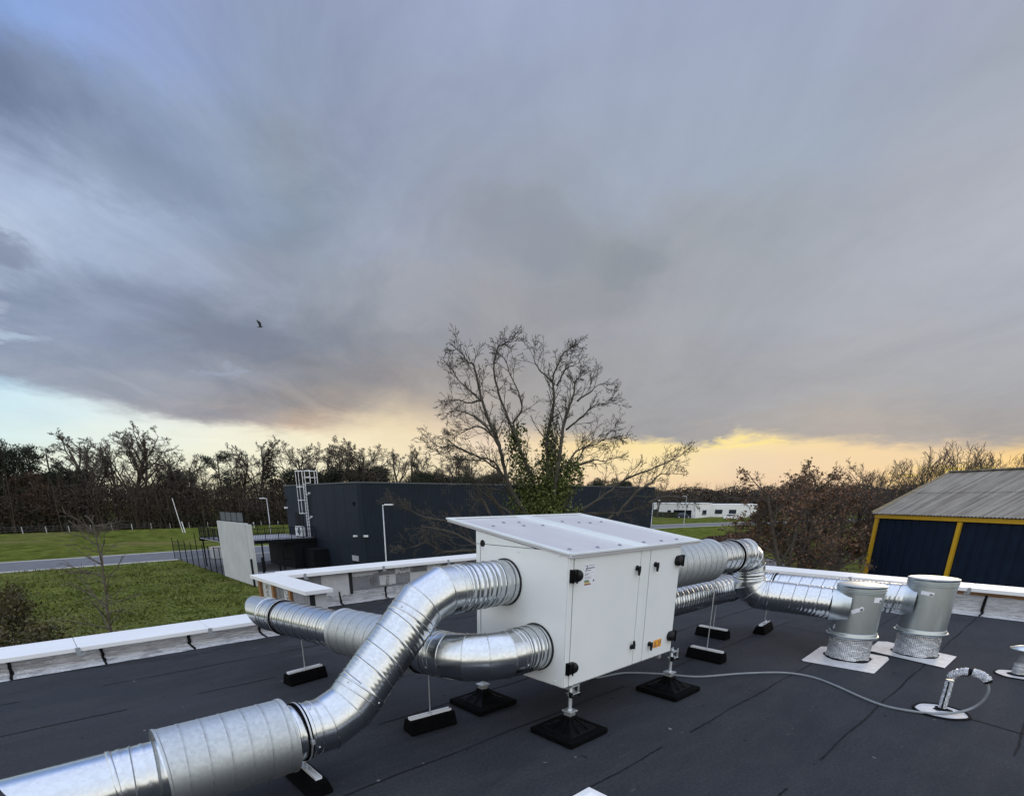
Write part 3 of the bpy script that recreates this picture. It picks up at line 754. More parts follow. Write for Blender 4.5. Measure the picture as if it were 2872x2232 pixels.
def elbow(t, corner, din, dout, rc, R=R0, gores=3, name='elbow', collar=.05):
    """segmented bend; returns (start, end) of the bend"""
    c, a, b = A(*corner), norm(din), norm(dout)
    th = math.acos(max(-1, min(1, a @ b))); tl = rc * math.tan(th / 2); bn = norm(np.cross(a, b))
    p0, p1 = c - a * tl, c + b * tl
    er0 = -norm(np.cross(bn, a)); er0 = er0 if er0 @ (b) < 0 else -er0      # points away from the centre of the bend
    O = p0 - er0 * rc
    rot = lambda ang: er0 * math.cos(ang) + a * math.sin(ang)
    half = th / (2 * (gores - 1)); hh = math.cos(half)
    cuts = [(p0 - a * collar, er0, 1.0), (p0, er0, 1.0)]
    for k in range(gores - 1):
        ph = half * (2 * k + 1); e = rot(ph); cuts.append((O + e * rc / hh, e, 1 / hh))
    eT = rot(th); cuts += [(p1, eT, 1.0), (p1 + b * collar, eT, 1.0)]
    n = 72; tt = np.linspace(0, 2 * np.pi, n, endpoint=False)
    R_ = [P + R * (s * np.cos(tt)[:, None] * e + np.sin(tt)[:, None] * bn) for P, e, s in cuts]
    mb = MB()
    for i in range(len(R_) - 1): mb.rings([R_[i], R_[i + 1]])
    for i in list(range(2, len(R_) - 2)): mb.loop(R_[i], .0042)
    mb.loop(R_[1], .005); mb.loop(R_[-2], .005)
    for i in (0, -1):
        mb.loop(R_[i], .006)
    for P, e in ((cuts[0][0] + a * .02, er0), (cuts[-1][0] - b * .02, eT)):
        for q in np.linspace(.4, 2 * np.pi + .4, 4, endpoint=False):
            nrm = math.cos(q) * e + math.sin(q) * bn; mb.lathe(P + nrm * R, [(.008, 0), (.008, .004), (.004, .006)], 8, nrm, cap1=True)
    mb.build(name, M_ZINC, t, smooth=True)
    return p0, p1
def clamp(t, p, d, R=R0, w=.016, rail=True):
    d, u, q = frame(d); mb = MB()
    mb.lathe(A(*p) - d * w, [(R + .004, 0), (R + .013, 0), (R + .013, w * 2), (R + .004, w * 2)], 64, d)
    o = mb.build('pipe_clamp', M_RUBBER, t, smooth=True, angle=40)
    mb = MB(); mb.lathe(A(*p) - d * .006, [(R + .0135, 0), (R + .016, .001), (R + .016, .011), (R + .0135, .012)], 64, d)
    for s in (-1, 1):
        side = u * s
        mb.obox(A(*p) + side * (R + .024), side * .014, d * .010, q * .012)
        mb.lathe(A(*p) + side * (R + .024) - q * .026, [(.005, 0), (.005, .052)], 8, q, True, True)
    mb.build('clamp_band', M_STEEL, o)
    return o
def silencer(t, p0, p1, R, pitch=.105, R_in=R0):
    p0, p1 = A(*p0), A(*p1); d, u, q = frame(p1 - p0); L = np.linalg.norm(p1 - p0)
    o = spiral_pipe(t, p0, p1, R, pitch, M_ZINC_D, ribs=2, seam=.0035, rib=.0010, name='silencer')
    for P, s in ((p0, 1), (p1, -1)):
        mb = MB(); mb.lathe(P, [(R_in - .01, .012 * s), (R - .012, .010 * s), (R + .002, 0), (R + .006, -.004 * s), (R + .006, .008 * s), (R, .014 * s)], 64, d)
        mb.build('end_plate', M_ZINC_D, o, smooth=True, angle=35)
    return o
def bevel_cowl(t, p0, d, L_top, L_bot, R=R0):
    d, u, q = frame(d); p0 = A(*p0); n = 72; th = np.linspace(0, 2 * np.pi, n, endpoint=False)
    up = Z - d * (Z @ d); up = norm(up)
    rows = []
    for f in np.linspace(0, 1, 9):
        off = R * (np.cos(th)[:, None] * u + np.sin(th)[:, None] * q); hgt = off @ up / R
        rows.append(p0 + off + d * ((L_bot + L_top) / 2 + (L_top - L_bot) / 2 * hgt)[:, None] * f)
    inner = [r * .985 + (p0 + d * 0) * .0 + 0 for r in []]
    mb = MB(); mb.rings(rows)
    rin = []
    for f in (1.0, .5, 0.02):
        off = (R - .004) * (np.cos(th)[:, None] * u + np.sin(th)[:, None] * q); hgt = off @ up / R
        rin.append(p0 + off + d * ((L_bot + L_top) / 2 + (L_top - L_bot) / 2 * hgt)[:, None] * f)
    mb.rings([rows[-1], rin[0]]); mb.rings(rin)
    return mb.build('bevel_cowl', M_ZINC, t, smooth=True, angle=60)
def coupling(t, p, d, R=R0):
    d, u, q = frame(d); mb = MB()
    mb.lathe(A(*p) - d * .012, [(R + .001, 0), (R + .006, .003), (R + .006, .021), (R + .001, .024)], 64, d)
    return mb.build('coupling_bead', M_ZINC, t, smooth=True)

XL, XR, YF, YB = 2.834, 4.32, 2.36, 3.352
# upper left duct: out of the unit, down at 45 degrees, then level towards the viewer's left
def duct_upper_left():
    y, zt, zb = 3.0, 1.12, .375
    t = thing('ventilation_duct', 'large silver duct sloping down from the unit to the near left corner', 'duct', (1.3, y, .375), 'silver ventilation ducts')
    mb = MB(); mb.lathe(A(XL - .012, y, zt), [(R0 - .01, 0), (R0 + .012, 0), (R0 + .012, .011), (R0 - .01, .011)], 64, A(1, 0, 0)); mb.build('port_gasket', M_SEAM, t)
    c1 = A(2.105, y, zt); c2 = c1 + A(-1, 0, -1) * (zt - zb)
    D = A(-.70711, 0, -.70711); X_ = A(-1, 0, 0)
    e0, e1 = elbow(t, c1, X_, D, .48, gores=3); f0, f1 = elbow(t, c2, D, X_, .46, gores=3)
    spiral_pipe(t, A(XL - .012, y, zt), e0 - X_ * .05, pitch=.09, ribs=1, rib=.0042, seam=.005)
    spiral_pipe(t, e1 + D * .05, f0 - D * .05, R0 - .002, pitch=.125, ribs=3, rib=.0017)
    p = f1 + X_ * .05
    spiral_pipe(t, p, A(1.03, y, zb), pitch=.09, ribs=1, rib=.004)
    clamp(t, (1.085, y, zb), X_)
    silencer(t, A(1.0, y, zb), A(.335, y, zb), .226)
    spiral_pipe(t, A(1.03, y, zb), A(.99, y, zb), lip=False); 
    spiral_pipe(t, A(.345, y, zb), A(.13, y, zb), pitch=.10, ribs=1, rib=.004); coupling(t, A(.13, y, zb), X_)
    bevel_cowl(t, A(.13, y, zb), X_, .41, .14)
duct_upper_left()

def duct_lower_left():
    z = .665; y0 = 2.655
    t = thing('ventilation_duct', 'silver duct curving out of the unit low on its left towards the left parapet', 'duct', (2.0, 4.2, z), 'silver ventilation ducts')
    mb = MB(); mb.lathe(A(XL - .012, y0, z), [(R0 - .01, 0), (R0 + .012, 0), (R0 + .012, .011), (R0 - .01, .011)], 64, A(1, 0, 0)); mb.build('port_gasket', M_SEAM, t)
    dr = norm(A(-.10, 1, -.035)); c = A(2.235, y0, z); X_ = A(-1, 0, 0)
    e0, e1 = elbow(t, c, X_, dr, .37, gores=5, collar=.04)
    spiral_pipe(t, A(XL - .012, y0, z), e0 - X_ * .04, pitch=.075, ribs=1, rib=.004, seam=.005)
    Q = lambda yy: c + dr * ((yy - c[1]) / dr[1])
    spiral_pipe(t, e1 + dr * .04, Q(3.42), pitch=.1)
    silencer(t, Q(3.40), Q(4.29), .205, .13)
    spiral_pipe(t, Q(4.28), Q(5.42), pitch=.15, ribs=2)
    clamp(t, Q(5.43), dr); spiral_pipe(t, Q(5.44), Q(5.74), pitch=.15, ribs=2); coupling(t, Q(5.74), dr)
    bevel_cowl(t, Q(5.74), dr, .36, .03)
    clamp(t, Q(3.22), dr)
duct_lower_left()

def duct_upper_right():
    y, z = 2.66, 1.115; X_ = A(1, 0, 0)
    t = thing('ventilation_duct', 'silver duct right of the unit that bends down to the nearer vent drum', 'duct', (5.6, y, z), 'silver ventilation ducts')
    c1, c2, pv = A(6.43, y, z), A(6.47, 2.60, .655), A(6.82, 1.76, .595)
    d1, d2 = norm(c2 - c1), norm(pv - c2)
    e0, e1 = elbow(t, c1, X_, d1, .22, gores=4, collar=.02); f0, f1 = elbow(t, c2, d1, d2, .20, gores=4, collar=.02)
    spiral_pipe(t, A(XR, y, z), A(4.42, y, z), lip=False)
    silencer(t, A(4.40, y, z), A(5.40, y, z), .215, .115)
    spiral_pipe(t, A(5.40, y, z), e0 - X_ * .02, pitch=.12); clamp(t, A(5.95, y, z), X_)
    spiral_pipe(t, e1 + d1 * .0, f0 - d1 * .0, R0 - .001, pitch=.07, ribs=1, rib=.004) if np.linalg.norm(f0 - e1) > .03 else None
    spiral_pipe(t, f1 + d2 * .02, pv, pitch=.125); coupling(t, f1 + d2 * .03, d2)
duct_upper_right()

def duct_lower_right():
    y, z = 3.05, .615; X_ = A(1, 0, 0)
    t = thing('ventilation_duct', 'lowest silver duct at the right, reaching the farther vent drum', 'duct', (6, y, z), 'silver ventilation ducts')
    c1, pv = A(7.38, y, z), A(7.57, 1.30, .615); d2 = norm(pv - c1)
    e0, e1 = elbow(t, c1, X_, d2, .30, gores=5, collar=.03)
    spiral_pipe(t, A(XR, y, z), e0 - X_ * .03, pitch=.11, ribs=1, rib=.004); clamp(t, A(6.93, y, z), X_)
    spiral_pipe(t, e1 + d2 * .03, pv, pitch=.125); clamp(t, e1 + d2 * .10, d2)
duct_lower_right()

# ------------------------------------------------------------------ vent drums
def vent_drum(x, y, H, label, adir, zc, stickers):
    t = thing('vent_drum', label, 'roof vent', (x, y, 0), 'galvanised vent drums')
    mb = MB(); R = .222
    mb.lathe((x, y, 0), [(R + .02, .262), (R + .026, .268), (R + .026, .282), (R + .012, .286), (R + .008, .315), (R, .32)], 64)
    mb.lathe((x, y, 0), [(R, .318), (R, H - .085), (R + .006, H - .080), (R + .006, H - .062), (R + .001, H - .058), (R + .009, H - .052), (R + .009, H - .032), (R + .003, H - .028), (R + .010, H - .020), (R + .010, H - .004), (R + .002, H), (R - .04, H + .004), (.02, H + .008)], 64, cap1=True)
    body = mb.build('drum', M_ZINC_V, t, smooth=True, angle=50)
    # flared collar for the duct
    a = norm(A(*adir)); mb = MB(); p = A(x, y, zc)
    mb.lathe(p, [(R0 + .06, .10), (R0 + .03, .165), (R0 + .006, .225), (R0 + .004, .27)], 48, a)
    mb.build('collar', M_ZINC_V, t, smooth=True)
    # insulated foot, slightly crumpled
    rng = np.random.default_rng(int(x * 100)); rows = []; th = np.linspace(0, 2 * np.pi, 72, endpoint=False)
    for i, z in enumerate(np.linspace(.004, .30, 22)):
        r = .205 + .003 * np.sin(th * 7 + i) + rng.normal(0, .0012, 72) + (.008 if z < .03 else 0)
        rows.append(A(0, 0, z) + A(x, y, 0) + r[:, None] * np.stack([np.cos(th), np.sin(th), 0 * th], 1))
    mb = MB(); mb.rings(rows); mb.build('foil_sleeve', M_FOILG, t, smooth=True)
    mb = MB(); th = np.linspace(0, 2 * np.pi, 60, endpoint=False); r1 = .232 + .012 * np.sin(th * 5) + rng.normal(0, .004, 60)
    mb.rings([A(x, y, .012) + .20 * np.stack([np.cos(th), np.sin(th), 0 * th + .08], 1), A(x, y, .009) + r1[:, None] * np.stack([np.cos(th), np.sin(th), 0 * th], 1)])
    mb.build('bitumen_joint', M_BITUMEN, t)
    vdir = norm(A(-x, -y, 0))
    for ang, zz, w, h, tilt in stickers:
        ca, sa = math.cos(ang), math.sin(ang)
        nrm = A(vdir[0] * ca - vdir[1] * sa, vdir[0] * sa + vdir[1] * ca, 0); e = np.cross(Z, nrm)
        ex, ez = e * math.cos(tilt) + Z * math.sin(tilt), -e * math.sin(tilt) + Z * math.cos(tilt)
        rows = []; mb = MB()
        for j in np.linspace(-1, 1, 9):
            pp = []
            for k in (-1, 1):
                q = ex * (j * w / 2) + ez * (k * h / 2); al = (q @ e) / R
                pp.append(A(x, y, zz + q[2]) + (R + .0012) * (nrm * math.cos(al) + e * math.sin(al)))
            rows.append(np.array(pp))
        mb.rings(rows, False)
        q = ex * (w * .30) - ez * (h * .18); al = (q @ e) / R
        cc = A(x, y, zz + q[2]) + (R + .0022) * (nrm * math.cos(al) + e * math.sin(al))
        mb.obox(cc, ex * w * .13, ez * h * .2, nrm * .0004, 1)
        mb.build('sticker', [M_PAPER, M_INK], body)
    return t
vent_drum(6.855, 1.58, .835, 'nearer galvanised vent drum with two white stickers on a foil wrapped foot', (-.385, .92, 0), .595, [(.02, .585, .115, .042, .5), (.85, .70, .10, .055, -.05), (-.9, .37, .05, .02, 1.2)])
vent_drum(7.60, 1.10, .885, 'farther galvanised vent drum with one white sticker, close to the right parapet', (-.105, .994, 0), .615, [(-.10, .735, .115, .04, -.12), (-1.15, .77, .04, .03, 1.3)])
def flashing(poly, label, z):
    mb = MB(); mb.prism([(x, y, z) for x, y in poly], Z * .0035)
    tag(mb.build('flashing_sheet', M_FLASH), label, 'flashing', 'pale flashing sheets on the roof')
flashing([(6.364, 1.883), (6.33, 1.86), (6.394, 1.207), (7.10, 1.235), (7.2, 1.272), (7.21, 1.85), (7.13, 1.93)], 'pale square flashing sheet under the nearer vent drum', .0045)
flashing([(7.34, 1.50), (7.148, .757), (7.776, .75), (7.97, 1.45), (7.90, 1.53)], 'pale square flashing sheet under the farther vent drum', .0095)

# ------------------------------------------------------------------ the white air handling unit
def unit():
    t = thing('air_handling_unit', 'big white boxy rooftop ventilation unit with a sloping lid and black hinges', 'ventilation unit', (3.58, 2.86, .405))
    z0, z1 = .405, 1.375
    mb = MB(); mb.box((XL + .012, YF + .012, z0 + .004), (XR - .006, YB - .006, z1))
    mb.prism([(XL + .012, YF + .012, z1 + .001), (XL + .012, YB - .006, z1 + .001), (XL + .012, YB - .006, z1 + .110), (XL + .012, YF + .2, z1 + .002)], A(XR - XL - .018, 0, 0))
    mb.build('inner_case', M_SEAM, t)
    def panel(name, a, b, bv=.004, m=M_UNIT, par=None):
        k = MB(); k.box(a, b); return k.build(name, m, par or t, bevel=bv)
    g = .0042
    # front: corner strip, door, strip, door
    xs = [XL, XL + .052, 3.712, 3.85, XR]
    panel('corner_post', (xs[0], YF, z0), (xs[1] - g, YF + .011, z1 - .006))
    dl = panel('door', (xs[1] + g, YF, z0), (xs[2] - g, YF + .011, z1 - .006), m=M_UNITD)
    panel('middle_post', (xs[2] + g, YF + .001, z0), (xs[3] - g, YF + .011, z1 - .006))
    dr = panel('door', (xs[3] + g, YF, z0), (xs[4], YF + .011, z1 - .006), m=M_UNITD)
    # left side: main panel with screws, back post, sloping fillet panel
    sp = panel('side_panel', (XL, YF + .013, z0), (XL + .011, YB - .05 - g, 1.392), m=M_UNITD)
    panel('corner_post', (XL, YB - .05 + g, z0), (XL + .011, YB, 1.392))
    k = MB(); k.prism([(XL, YF + .34, 1.397), (XL, YB, 1.397), (XL, YB, 1.4965), (XL, YF + .34, 1.3985)], A(.011, 0, 0)); k.build('gable_panel', M_UNIT, t)
    k = MB(); k.lathe((XL - .001, 3.27, 1.4), [(.0, 0), (.028, 0), (.028, .0015)], 24, A(-1, 0, 0)); k.build('cable_hole', M_PLASTIC, t)
    for yy, zz in ((3.269, 1.365), (2.856, 1.365), (2.452, 1.363), (2.451, .432), (2.87, .432), (3.27, .432)):
        k = MB(); k.lathe((XL, yy, zz), [(.011, 0), (.010, .003), (.004, .005)], 12, A(-1, 0, 0), cap1=True); k.build('screw', M_WHITEM, sp)
    panel('side_panel', (XR - .005, YF + .013, z0), (XR, YB, z1)); panel('back_panel', (XL + .012, YB - .004, z0), (XR - .006, YB + .004, z1 + .11))
    panel('base_plate', (XL + .004, YF + .014, z0 - .006), (XR - .006, YB - .004, z0 + .003))
    # hinges
    for x, z, s, par in ((XL + .052, 1.229, 1, dl), (XL + .052, .552, 1, dl), (XR - .03, 1.227, -1, dr), (XR - .03, .556, -1, dr)):
        prof = []
        for i in range(9):
            a = math.pi * i / 8 - math.pi / 2; prof.append((x + s * (.022 + .042 * math.cos(a)), z + .044 * math.sin(a)))
        prof = [(x - s * .034, z - .044), ] + prof + [(x - s * .034, z + .044)]
        pts = [A(px, YF - .001, pz) for px, pz in prof]; c = sum(pts) / len(pts)
        r2 = [c + (p - c) * .93 + A(0, -.030, 0) for p in pts]; r3 = [c + (p - c) * .70 + A(0, -.042, 0) for p in pts]
        k = MB(); k.rings([np.array(pts), np.array(r2), np.array(r3)], True, cap1=True)
        h = k.build('hinge', M_PLASTIC, par, smooth=True, angle=50)
        k = MB(); k.box((x - .040 * s - .006, YF - .034, z - .046), (x - .040 * s + .006, YF - .0012, z + .046)); k.lathe((x - s * .012, YF - .043, z - .048), [(.006, 0), (.006, .096)], 10, Z, True, True)
        k.build('hinge_pin', M_PLASTIC2, h)
    for x, z, s, par in ((3.66, 1.216, 1, dl), (3.923, 1.223, 1, dr), (3.672, .566, -1, dl), (3.942, .543, 1, dr)):
        k = MB(); k.lathe((x, YF - .001, z), [(.021, 0), (.021, .010), (.016, .016), (.0, .017)], 20, A(0, -1, 0))
        b = [(x - .018, z + s * .010), (x + .014, z + s * .018), (x + .017, z - s * .02), (x + .006, z - s * .058), (x - .006, z - s * .056)]
        k.prism([(px, YF - .019, pz) for px, pz in b], A(0, -.014, 0))
        k.build('latch', M_PLASTIC, par, bevel=.003)
    # information sticker
    y = YF - .0012; k = MB(); k.box((2.993, y, 1.124), (3.124, y + .001, 1.299))
    def bx(a, b, c, d, m): k.box((2.993 + a * .131, y - .0012, 1.124 + b * .175), (2.993 + c * .131, y - .0002, 1.124 + d * .175), m)
    bx(.10, .925, .20, .94, 1); bx(.23, .90, .33, .94, 1); bx(.26, .87, .31, .90, 1)
    for i in range(8): bx(.42 + .065 * i, .925, .47 + .065 * i, .94, 1)
    for i in range(9): bx(.18 + .085 * i, .805, .25 + .085 * i, .845, 1)
    bx(.20, .775, .30, .80, 1)
    for i in range(6): bx(.10 + .09 * i, .725, .17 + .09 * i, .75, 1)
    for i in range(5): bx(.12 + .07 * i, .705, .16 + .07 * i, .712, 1)
    bx(.10, .63, .92, .634, 1)
    for j in range(3):
        for i in range(5 - j): bx(.10 + .085 * i, .59 - j * .025, .165 + .085 * i, .60 - j * .025, 1)
    for j in range(4):
        for i in range(8 - (j % 3)): bx(.10 + .08 * i, .48 - j * .027, .15 + .08 * i, .487 - j * .027, 1)
    for j, m in enumerate((2, 2, 2, 3, 3, 4, 4)): bx(.10, .315 - j * .03, .46 + .035 * j, .340 - j * .03, m)
    th = np.linspace(0, 2 * np.pi, 16, endpoint=False)
    k.add([(3.11 + .0085 * math.cos(a), y - .0012, 1.175 + .0085 * math.sin(a)) for a in th], [tuple(range(16))], 1)
    k.build('information_sticker', [M_PAPER, M_INK, M_GREENB, M_YELB, M_REDB], dl)
    # warning sticker
    k = MB(); k.box((4.015, y, .486), (4.143, y + .001, .556))
    tri = lambda s: [(4.045 + px * s, pz * s + .515) for px, pz in ((-.026, -.020), (.026, -.020), (0, .027))]
    T1, T2 = tri(1.0), tri(.62); vv = [(px, y - .0008, pz) for px, pz in T1] + [(px, y - .0008, pz) for px, pz in T2]
    k.add(vv, [(i, (i + 1) % 3, 3 + (i + 1) % 3, 3 + i) for i in range(3)], 1)
    k.box((4.0435, y - .0009, .508), (4.0465, y - .0002, .524), 1)
    for a, b, c, d in ((4.088, .498, 4.108, .506), (4.100, .506, 4.112, .520), (4.112, .515, 4.132, .523), (4.118, .523, 4.13, .545), (4.092, .530, 4.102, .545)): k.box((a, y - .0009, b), (c, y - .0002, d), 1)
    k.build('warning_sticker', [M_ORANGE, M_INK], dr)
    # lid
    lx0, lx1, ly0, ly1 = XL - .006, 4.60, YF - .022, 3.728; sl = .1465; zl = lambda yy: 1.352 + (yy - ly0) * sl
    k = MB()
    k.prism([(lx0, ly0, zl(ly0)), (lx0, ly1, zl(ly1)), (lx0, ly1, zl(ly1) + .022), (lx0, ly0, zl(ly0) + .022)], A(lx1 - lx0, 0, 0))
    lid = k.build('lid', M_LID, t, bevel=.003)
    k = MB(); h = .012
    def rim(a, b, w):
        w = w * 2.6
        p, q = A(a[0], a[1], zl(a[1]) + .022 + h / 2), A(b[0], b[1], zl(b[1]) + .022 + h / 2); k.bar(p, q, w, h)
    rim((lx0 + .008, ly0 + .017), (lx0 + .008, ly1), .016); rim((lx1 - .008, ly0 + .017), (lx1 - .008, ly1), .016); rim((lx0, ly0 + .008), (lx1, ly0 + .008), .016); rim((lx0 + .017, ly1 - .008), (lx1 - .017, ly1 - .008), .015)
    k.build('rim', M_LIDRIM, lid)
    k = MB(); xm = 3.71
    k.bar((xm - .075, ly0 + .02, zl(ly0 + .02) + .026), (xm - .075, ly1 - .02, zl(ly1 - .02) + .026), .012, .010)
    k.bar((xm + .075, ly0 + .02, zl(ly0 + .02) + .026), (xm + .075, ly1 - .02, zl(ly1 - .02) + .026), .012, .010)
    k.bar((xm, ly0 + .02, zl(ly0 + .02) + .032), (xm, ly1 - .02, zl(ly1 - .02) + .032), .16, .008)
    k.build('joint_cover', M_LIDRIM, lid, bevel=.002)
    for x, yy in ((3.02, 3.35), (3.25, 3.47), (3.34, 3.31), (3.42, 3.45), (3.55, 3.28), (3.95, 3.40), (4.10, 3.32), (4.22, 3.28), (4.42, 3.3), (2.97, 2.48), (3.27, 2.46), (3.55, 2.46), (3.9, 2.47), (4.15, 2.46), (4.4, 2.46)):
        k = MB(); k.lathe((x, yy, zl(yy) + .021), [(.017, 0), (.015, .006), (.007, .011)], 12, Z, cap1=True); k.build('screw', M_SCREW, lid)
    # rails below the unit
    for x in (2.955, 4.20):
        k = MB(); k.box((x - .02, YF + .03, .352), (x + .02, YB + .02, .398)); k.build('rail', M_STEEL, t, bevel=.003)
    for yy in (2.46, 3.2):
        k = MB(); k.box((2.98, yy - .02, .354), (4.178, yy + .02, .396)); k.build('cross_rail', M_STEEL, t, bevel=.003)
unit()

# ------------------------------------------------------------------ feet under the unit
def foot():
    t = thing('support_foot', '', 'support foot', (0, 0, 0), 'adjustable feet under the white unit')
    r = random.Random(4)
    mb = MB(); mb.box((-.22, -.21, 0), (.22, .21, .045)); mb.build('rubber_pad', M_RUBBER, t, bevel=.010)
    mb = MB()
    def sq(h, z): return np.array([(-h, -h, z), (h, -h, z), (h, h, z), (-h, h, z)])
    mb.rings([sq(.150, .045), sq(.146, .054), sq(.075, .085), sq(.046, .118), sq(.042, .150)], True, cap1=True); cone = mb.build('cone_base', M_PLASTIC2, t, bevel=.004)
    mb = MB()
    for a in range(4):
        ang = a * math.pi / 2
        for s in (-.35, .35):
            d = A(math.cos(ang + s), math.sin(ang + s), 0); mb.bar(d * .05 + Z * .125, d * .155 + Z * .060, .006, .010)
    mb.build('rib', M_PLASTIC2, cone)
    mb = MB(); mb.box((-.032, -.032, .148), (.032, .032, .178)); mb.box((-.044, -.044, .1785), (.044, .044, .192)); mb.lathe((0, 0, .192), [(.02, 0), (.018, .014)], 16, Z, cap1=True)
    mb.build('threaded_collar', M_STEEL, t, bevel=.003)
    mb = MB(); mb.lathe((0, 0, .20), [(.0135, 0), (.0135, .215)], 20, Z, True, True)
    for z in np.arange(.21, .41, .006): mb.lathe((0, 0, z), [(.0135, 0), (.0150, .002), (.0135, .004)], 16, Z)
    mb.build('threaded_rod', M_STEEL, t, smooth=True)
    mb = MB(); mb.lathe((0, 0, .305), [(.024, 0), (.024, .014)], 6, Z, True, True); mb.box((-.022, -.035, .322), (.075, .03, .330)); mb.box((-.018, -.03, .382), (.06, .025, .390)); mb.lathe((0, 0, .392), [(.022, 0), (.022, .012)], 6, Z, True, True)
    for y in (-.030, .020): mb.box((.055, y, .325), (.068, y + .012, .41))
    mb.build('bracket', M_STEEL, t, bevel=.002)
    for a, b in (((-.030, -.043, .300), (-.024, -.007, .345)), ((.071, -.036, .297), (.078, .0, .345))):
        mb = MB(); mb.box(a, b); mb.build('end_cap', M_PLASTIC, t, bevel=.002)
    return t
f0 = foot()
for i, (x, y, rz, lb) in enumerate(((2.945, 2.385, 0, 'black pyramid foot with a steel jack under the near corner of the white unit'),
                                    (4.36, 2.365, 0, 'black pyramid foot under the right front corner, beside the grey cable'),
                                    (2.84, 3.285, 0, 'black pyramid foot behind the curved duct, under the left back corner of the unit'),
                                    (4.28, 3.31, 0, 'black pyramid foot hidden behind the unit at its far back corner'))):
    o = f0 if i == 0 else copy_tree(f0)
    o.location = (x, y, .004); o.rotation_euler.z = rz; o['label'] = lb

# ------------------------------------------------------------------ rubber blocks that carry the ducts
def block(rod_top, par_label, x, y, rz):
    t = thing('duct_support', par_label, 'duct support', (x, y, .003), 'rubber blocks carrying the ducts', rz)
    prof = [(-.075, 0), (.075, 0), (.078, .02), (.046, .108), (-.046, .108), (-.078, .02)]
    mb = MB(); mb.prism([(-.205, py, pz) for py, pz in prof], A(.41, 0, 0)); mb.build('rubber_block', M_RUBBER, t, bevel=.006, local=True)
    mb = MB(); mb.box((-.185, -.021, .109), (.185, .021, .112)); mb.box((-.185, -.021, .1122), (.185, -.017, .128)); mb.box((-.185, .017, .1122), (.185, .021, .128))
    mb.build('rail', M_WHITEM, t, local=True)
    mb = MB(); mb.lathe((0, 0, .112), [(.0055, 0), (.0055, rod_top - .112)], 10, Z, True, True); mb.lathe((0, 0, .1125), [(.022, 0), (.022, .010)], 16, Z, True, True); mb.lathe((0, 0, .123), [(.010, 0), (.010, .010)], 6, Z, True, True)
    mb.build('threaded_rod', M_STEEL, t, local=True, smooth=True, angle=40)
    return t
block(.50, 'black rubber block below the far end of the lower left duct, near the parapet', 1.93, 4.97, .12)
block(.50, 'black rubber block with a rod below the curved elbow of the lower left duct', 2.20, 3.19, -.10)
block(.205, 'black rubber block under the near sloping duct, beside its big silencer', 1.10, 3.0, math.pi / 2)
block(.95, 'black rubber block with a tall rod, the nearer of two right of the unit', 5.60, 2.62, math.pi / 2)
block(.45, 'black rubber block with a rod behind another one, under the low right duct', 6.63, 3.055, math.pi / 2)
block(.45, 'black rubber block seen end on below the farther bend of the right ducts', 7.40, 2.72, .12)

# ------------------------------------------------------------------ grey conduit and foil gooseneck, mini vent, skylight
def gooseneck():
    x, y = 5.69, .548
    t = thing('gooseneck_pipe', 'foil wrapped gooseneck pipe on a round flashing, grey cable coming out of it', 'pipe', (x, y, 0))
    rng = np.random.default_rng(1)
    def crump(mb, pts, r):
        pts = np.array(pts); n = 14; k = len(pts); th = np.linspace(0, 2 * np.pi, n, endpoint=False); tg = np.gradient(pts, axis=0); R = []
        for i in range(k):
            d = norm(tg[i]); u = norm(np.cross(d, A(1, 0, 0))); w = np.cross(d, u); rr = r * (1 + .07 * math.sin(i * 2.1)) + rng.normal(0, .0016, n)
            R.append(pts[i] + rr[:, None] * (np.cos(th)[:, None] * u + np.sin(th)[:, None] * w))
        mb.rings(R, True, True, True)
    mb = MB(); crump(mb, [(x, y, z) for z in np.linspace(.01, .275, 16)], .028); mb.build('stem_wrap', M_FOILC, t, smooth=True)
    arc = [(x, y - .118 + .118 * math.cos(a), .285 + .085 * math.sin(a)) for a in np.linspace(.12, math.pi - .25, 40)]
    mb = MB(); crump(mb, arc[:19], .033); crump(mb, arc[21:37], .034); mb.build('bend_wrap', M_FOILC, t, smooth=True)
    mb = MB(); crump(mb, arc, .027); mb.tube([(x - .026, y, z) for z in np.linspace(.02, .26, 10)], .006, 6); mb.tube(np.array(arc[4:20]) + A(-.005, 0, -.024), .014, 6)
    mb.build('bitumen_lining', M_BITUMEN, t)
    mb = MB(); th = np.linspace(0, 2 * np.pi, 40, endpoint=False); r = .062 + .012 * np.sin(3 * th) + rng.normal(0, .003, 40)
    ci = lambda rr, z: A(x, y, z) + rr[:, None] * np.stack([np.cos(th), np.sin(th), 0 * th], 1)
    mb.rings([ci(0 * th + .026, .022), ci(r, .0095)]); mb.build('bitumen_joint', M_BITUMEN, t)
    return t
gooseneck()
def disc(name, x, y, r, z, label, seed, black=True):
    rng = np.random.default_rng(seed); th = np.linspace(0, 2 * np.pi, 48, endpoint=False)
    t = thing(name, label, 'flashing', (x, y, 0), 'pale flashing sheets on the roof')
    mb = MB(); rr = r * (1 + .02 * np.sin(th * 3) + .015 * np.sin(th * 7 + 1))
    mb.prism([(x + a * math.cos(q), y + a * math.sin(q), z) for a, q in zip(rr, th)], Z * .0035); mb.build('disc', M_FLASH, t)
    mb = MB(); p = [A(x + (a + .006) * math.cos(q), y + (a + .006) * math.sin(q), .005) for a, q in zip(rr, th)]; mb.loop(p, .009 + rng.normal(0, .0018)); mb.build('bitumen_bead', M_BITUMEN, t)
disc('flashing_sheet', 5.62, .545, .178, .0045, 'round pale flashing under the foil gooseneck pipe', 3)
disc('flashing_sheet', 7.42, .225, .165, .0045, 'round pale flashing under the small capped vent at the right edge', 4)
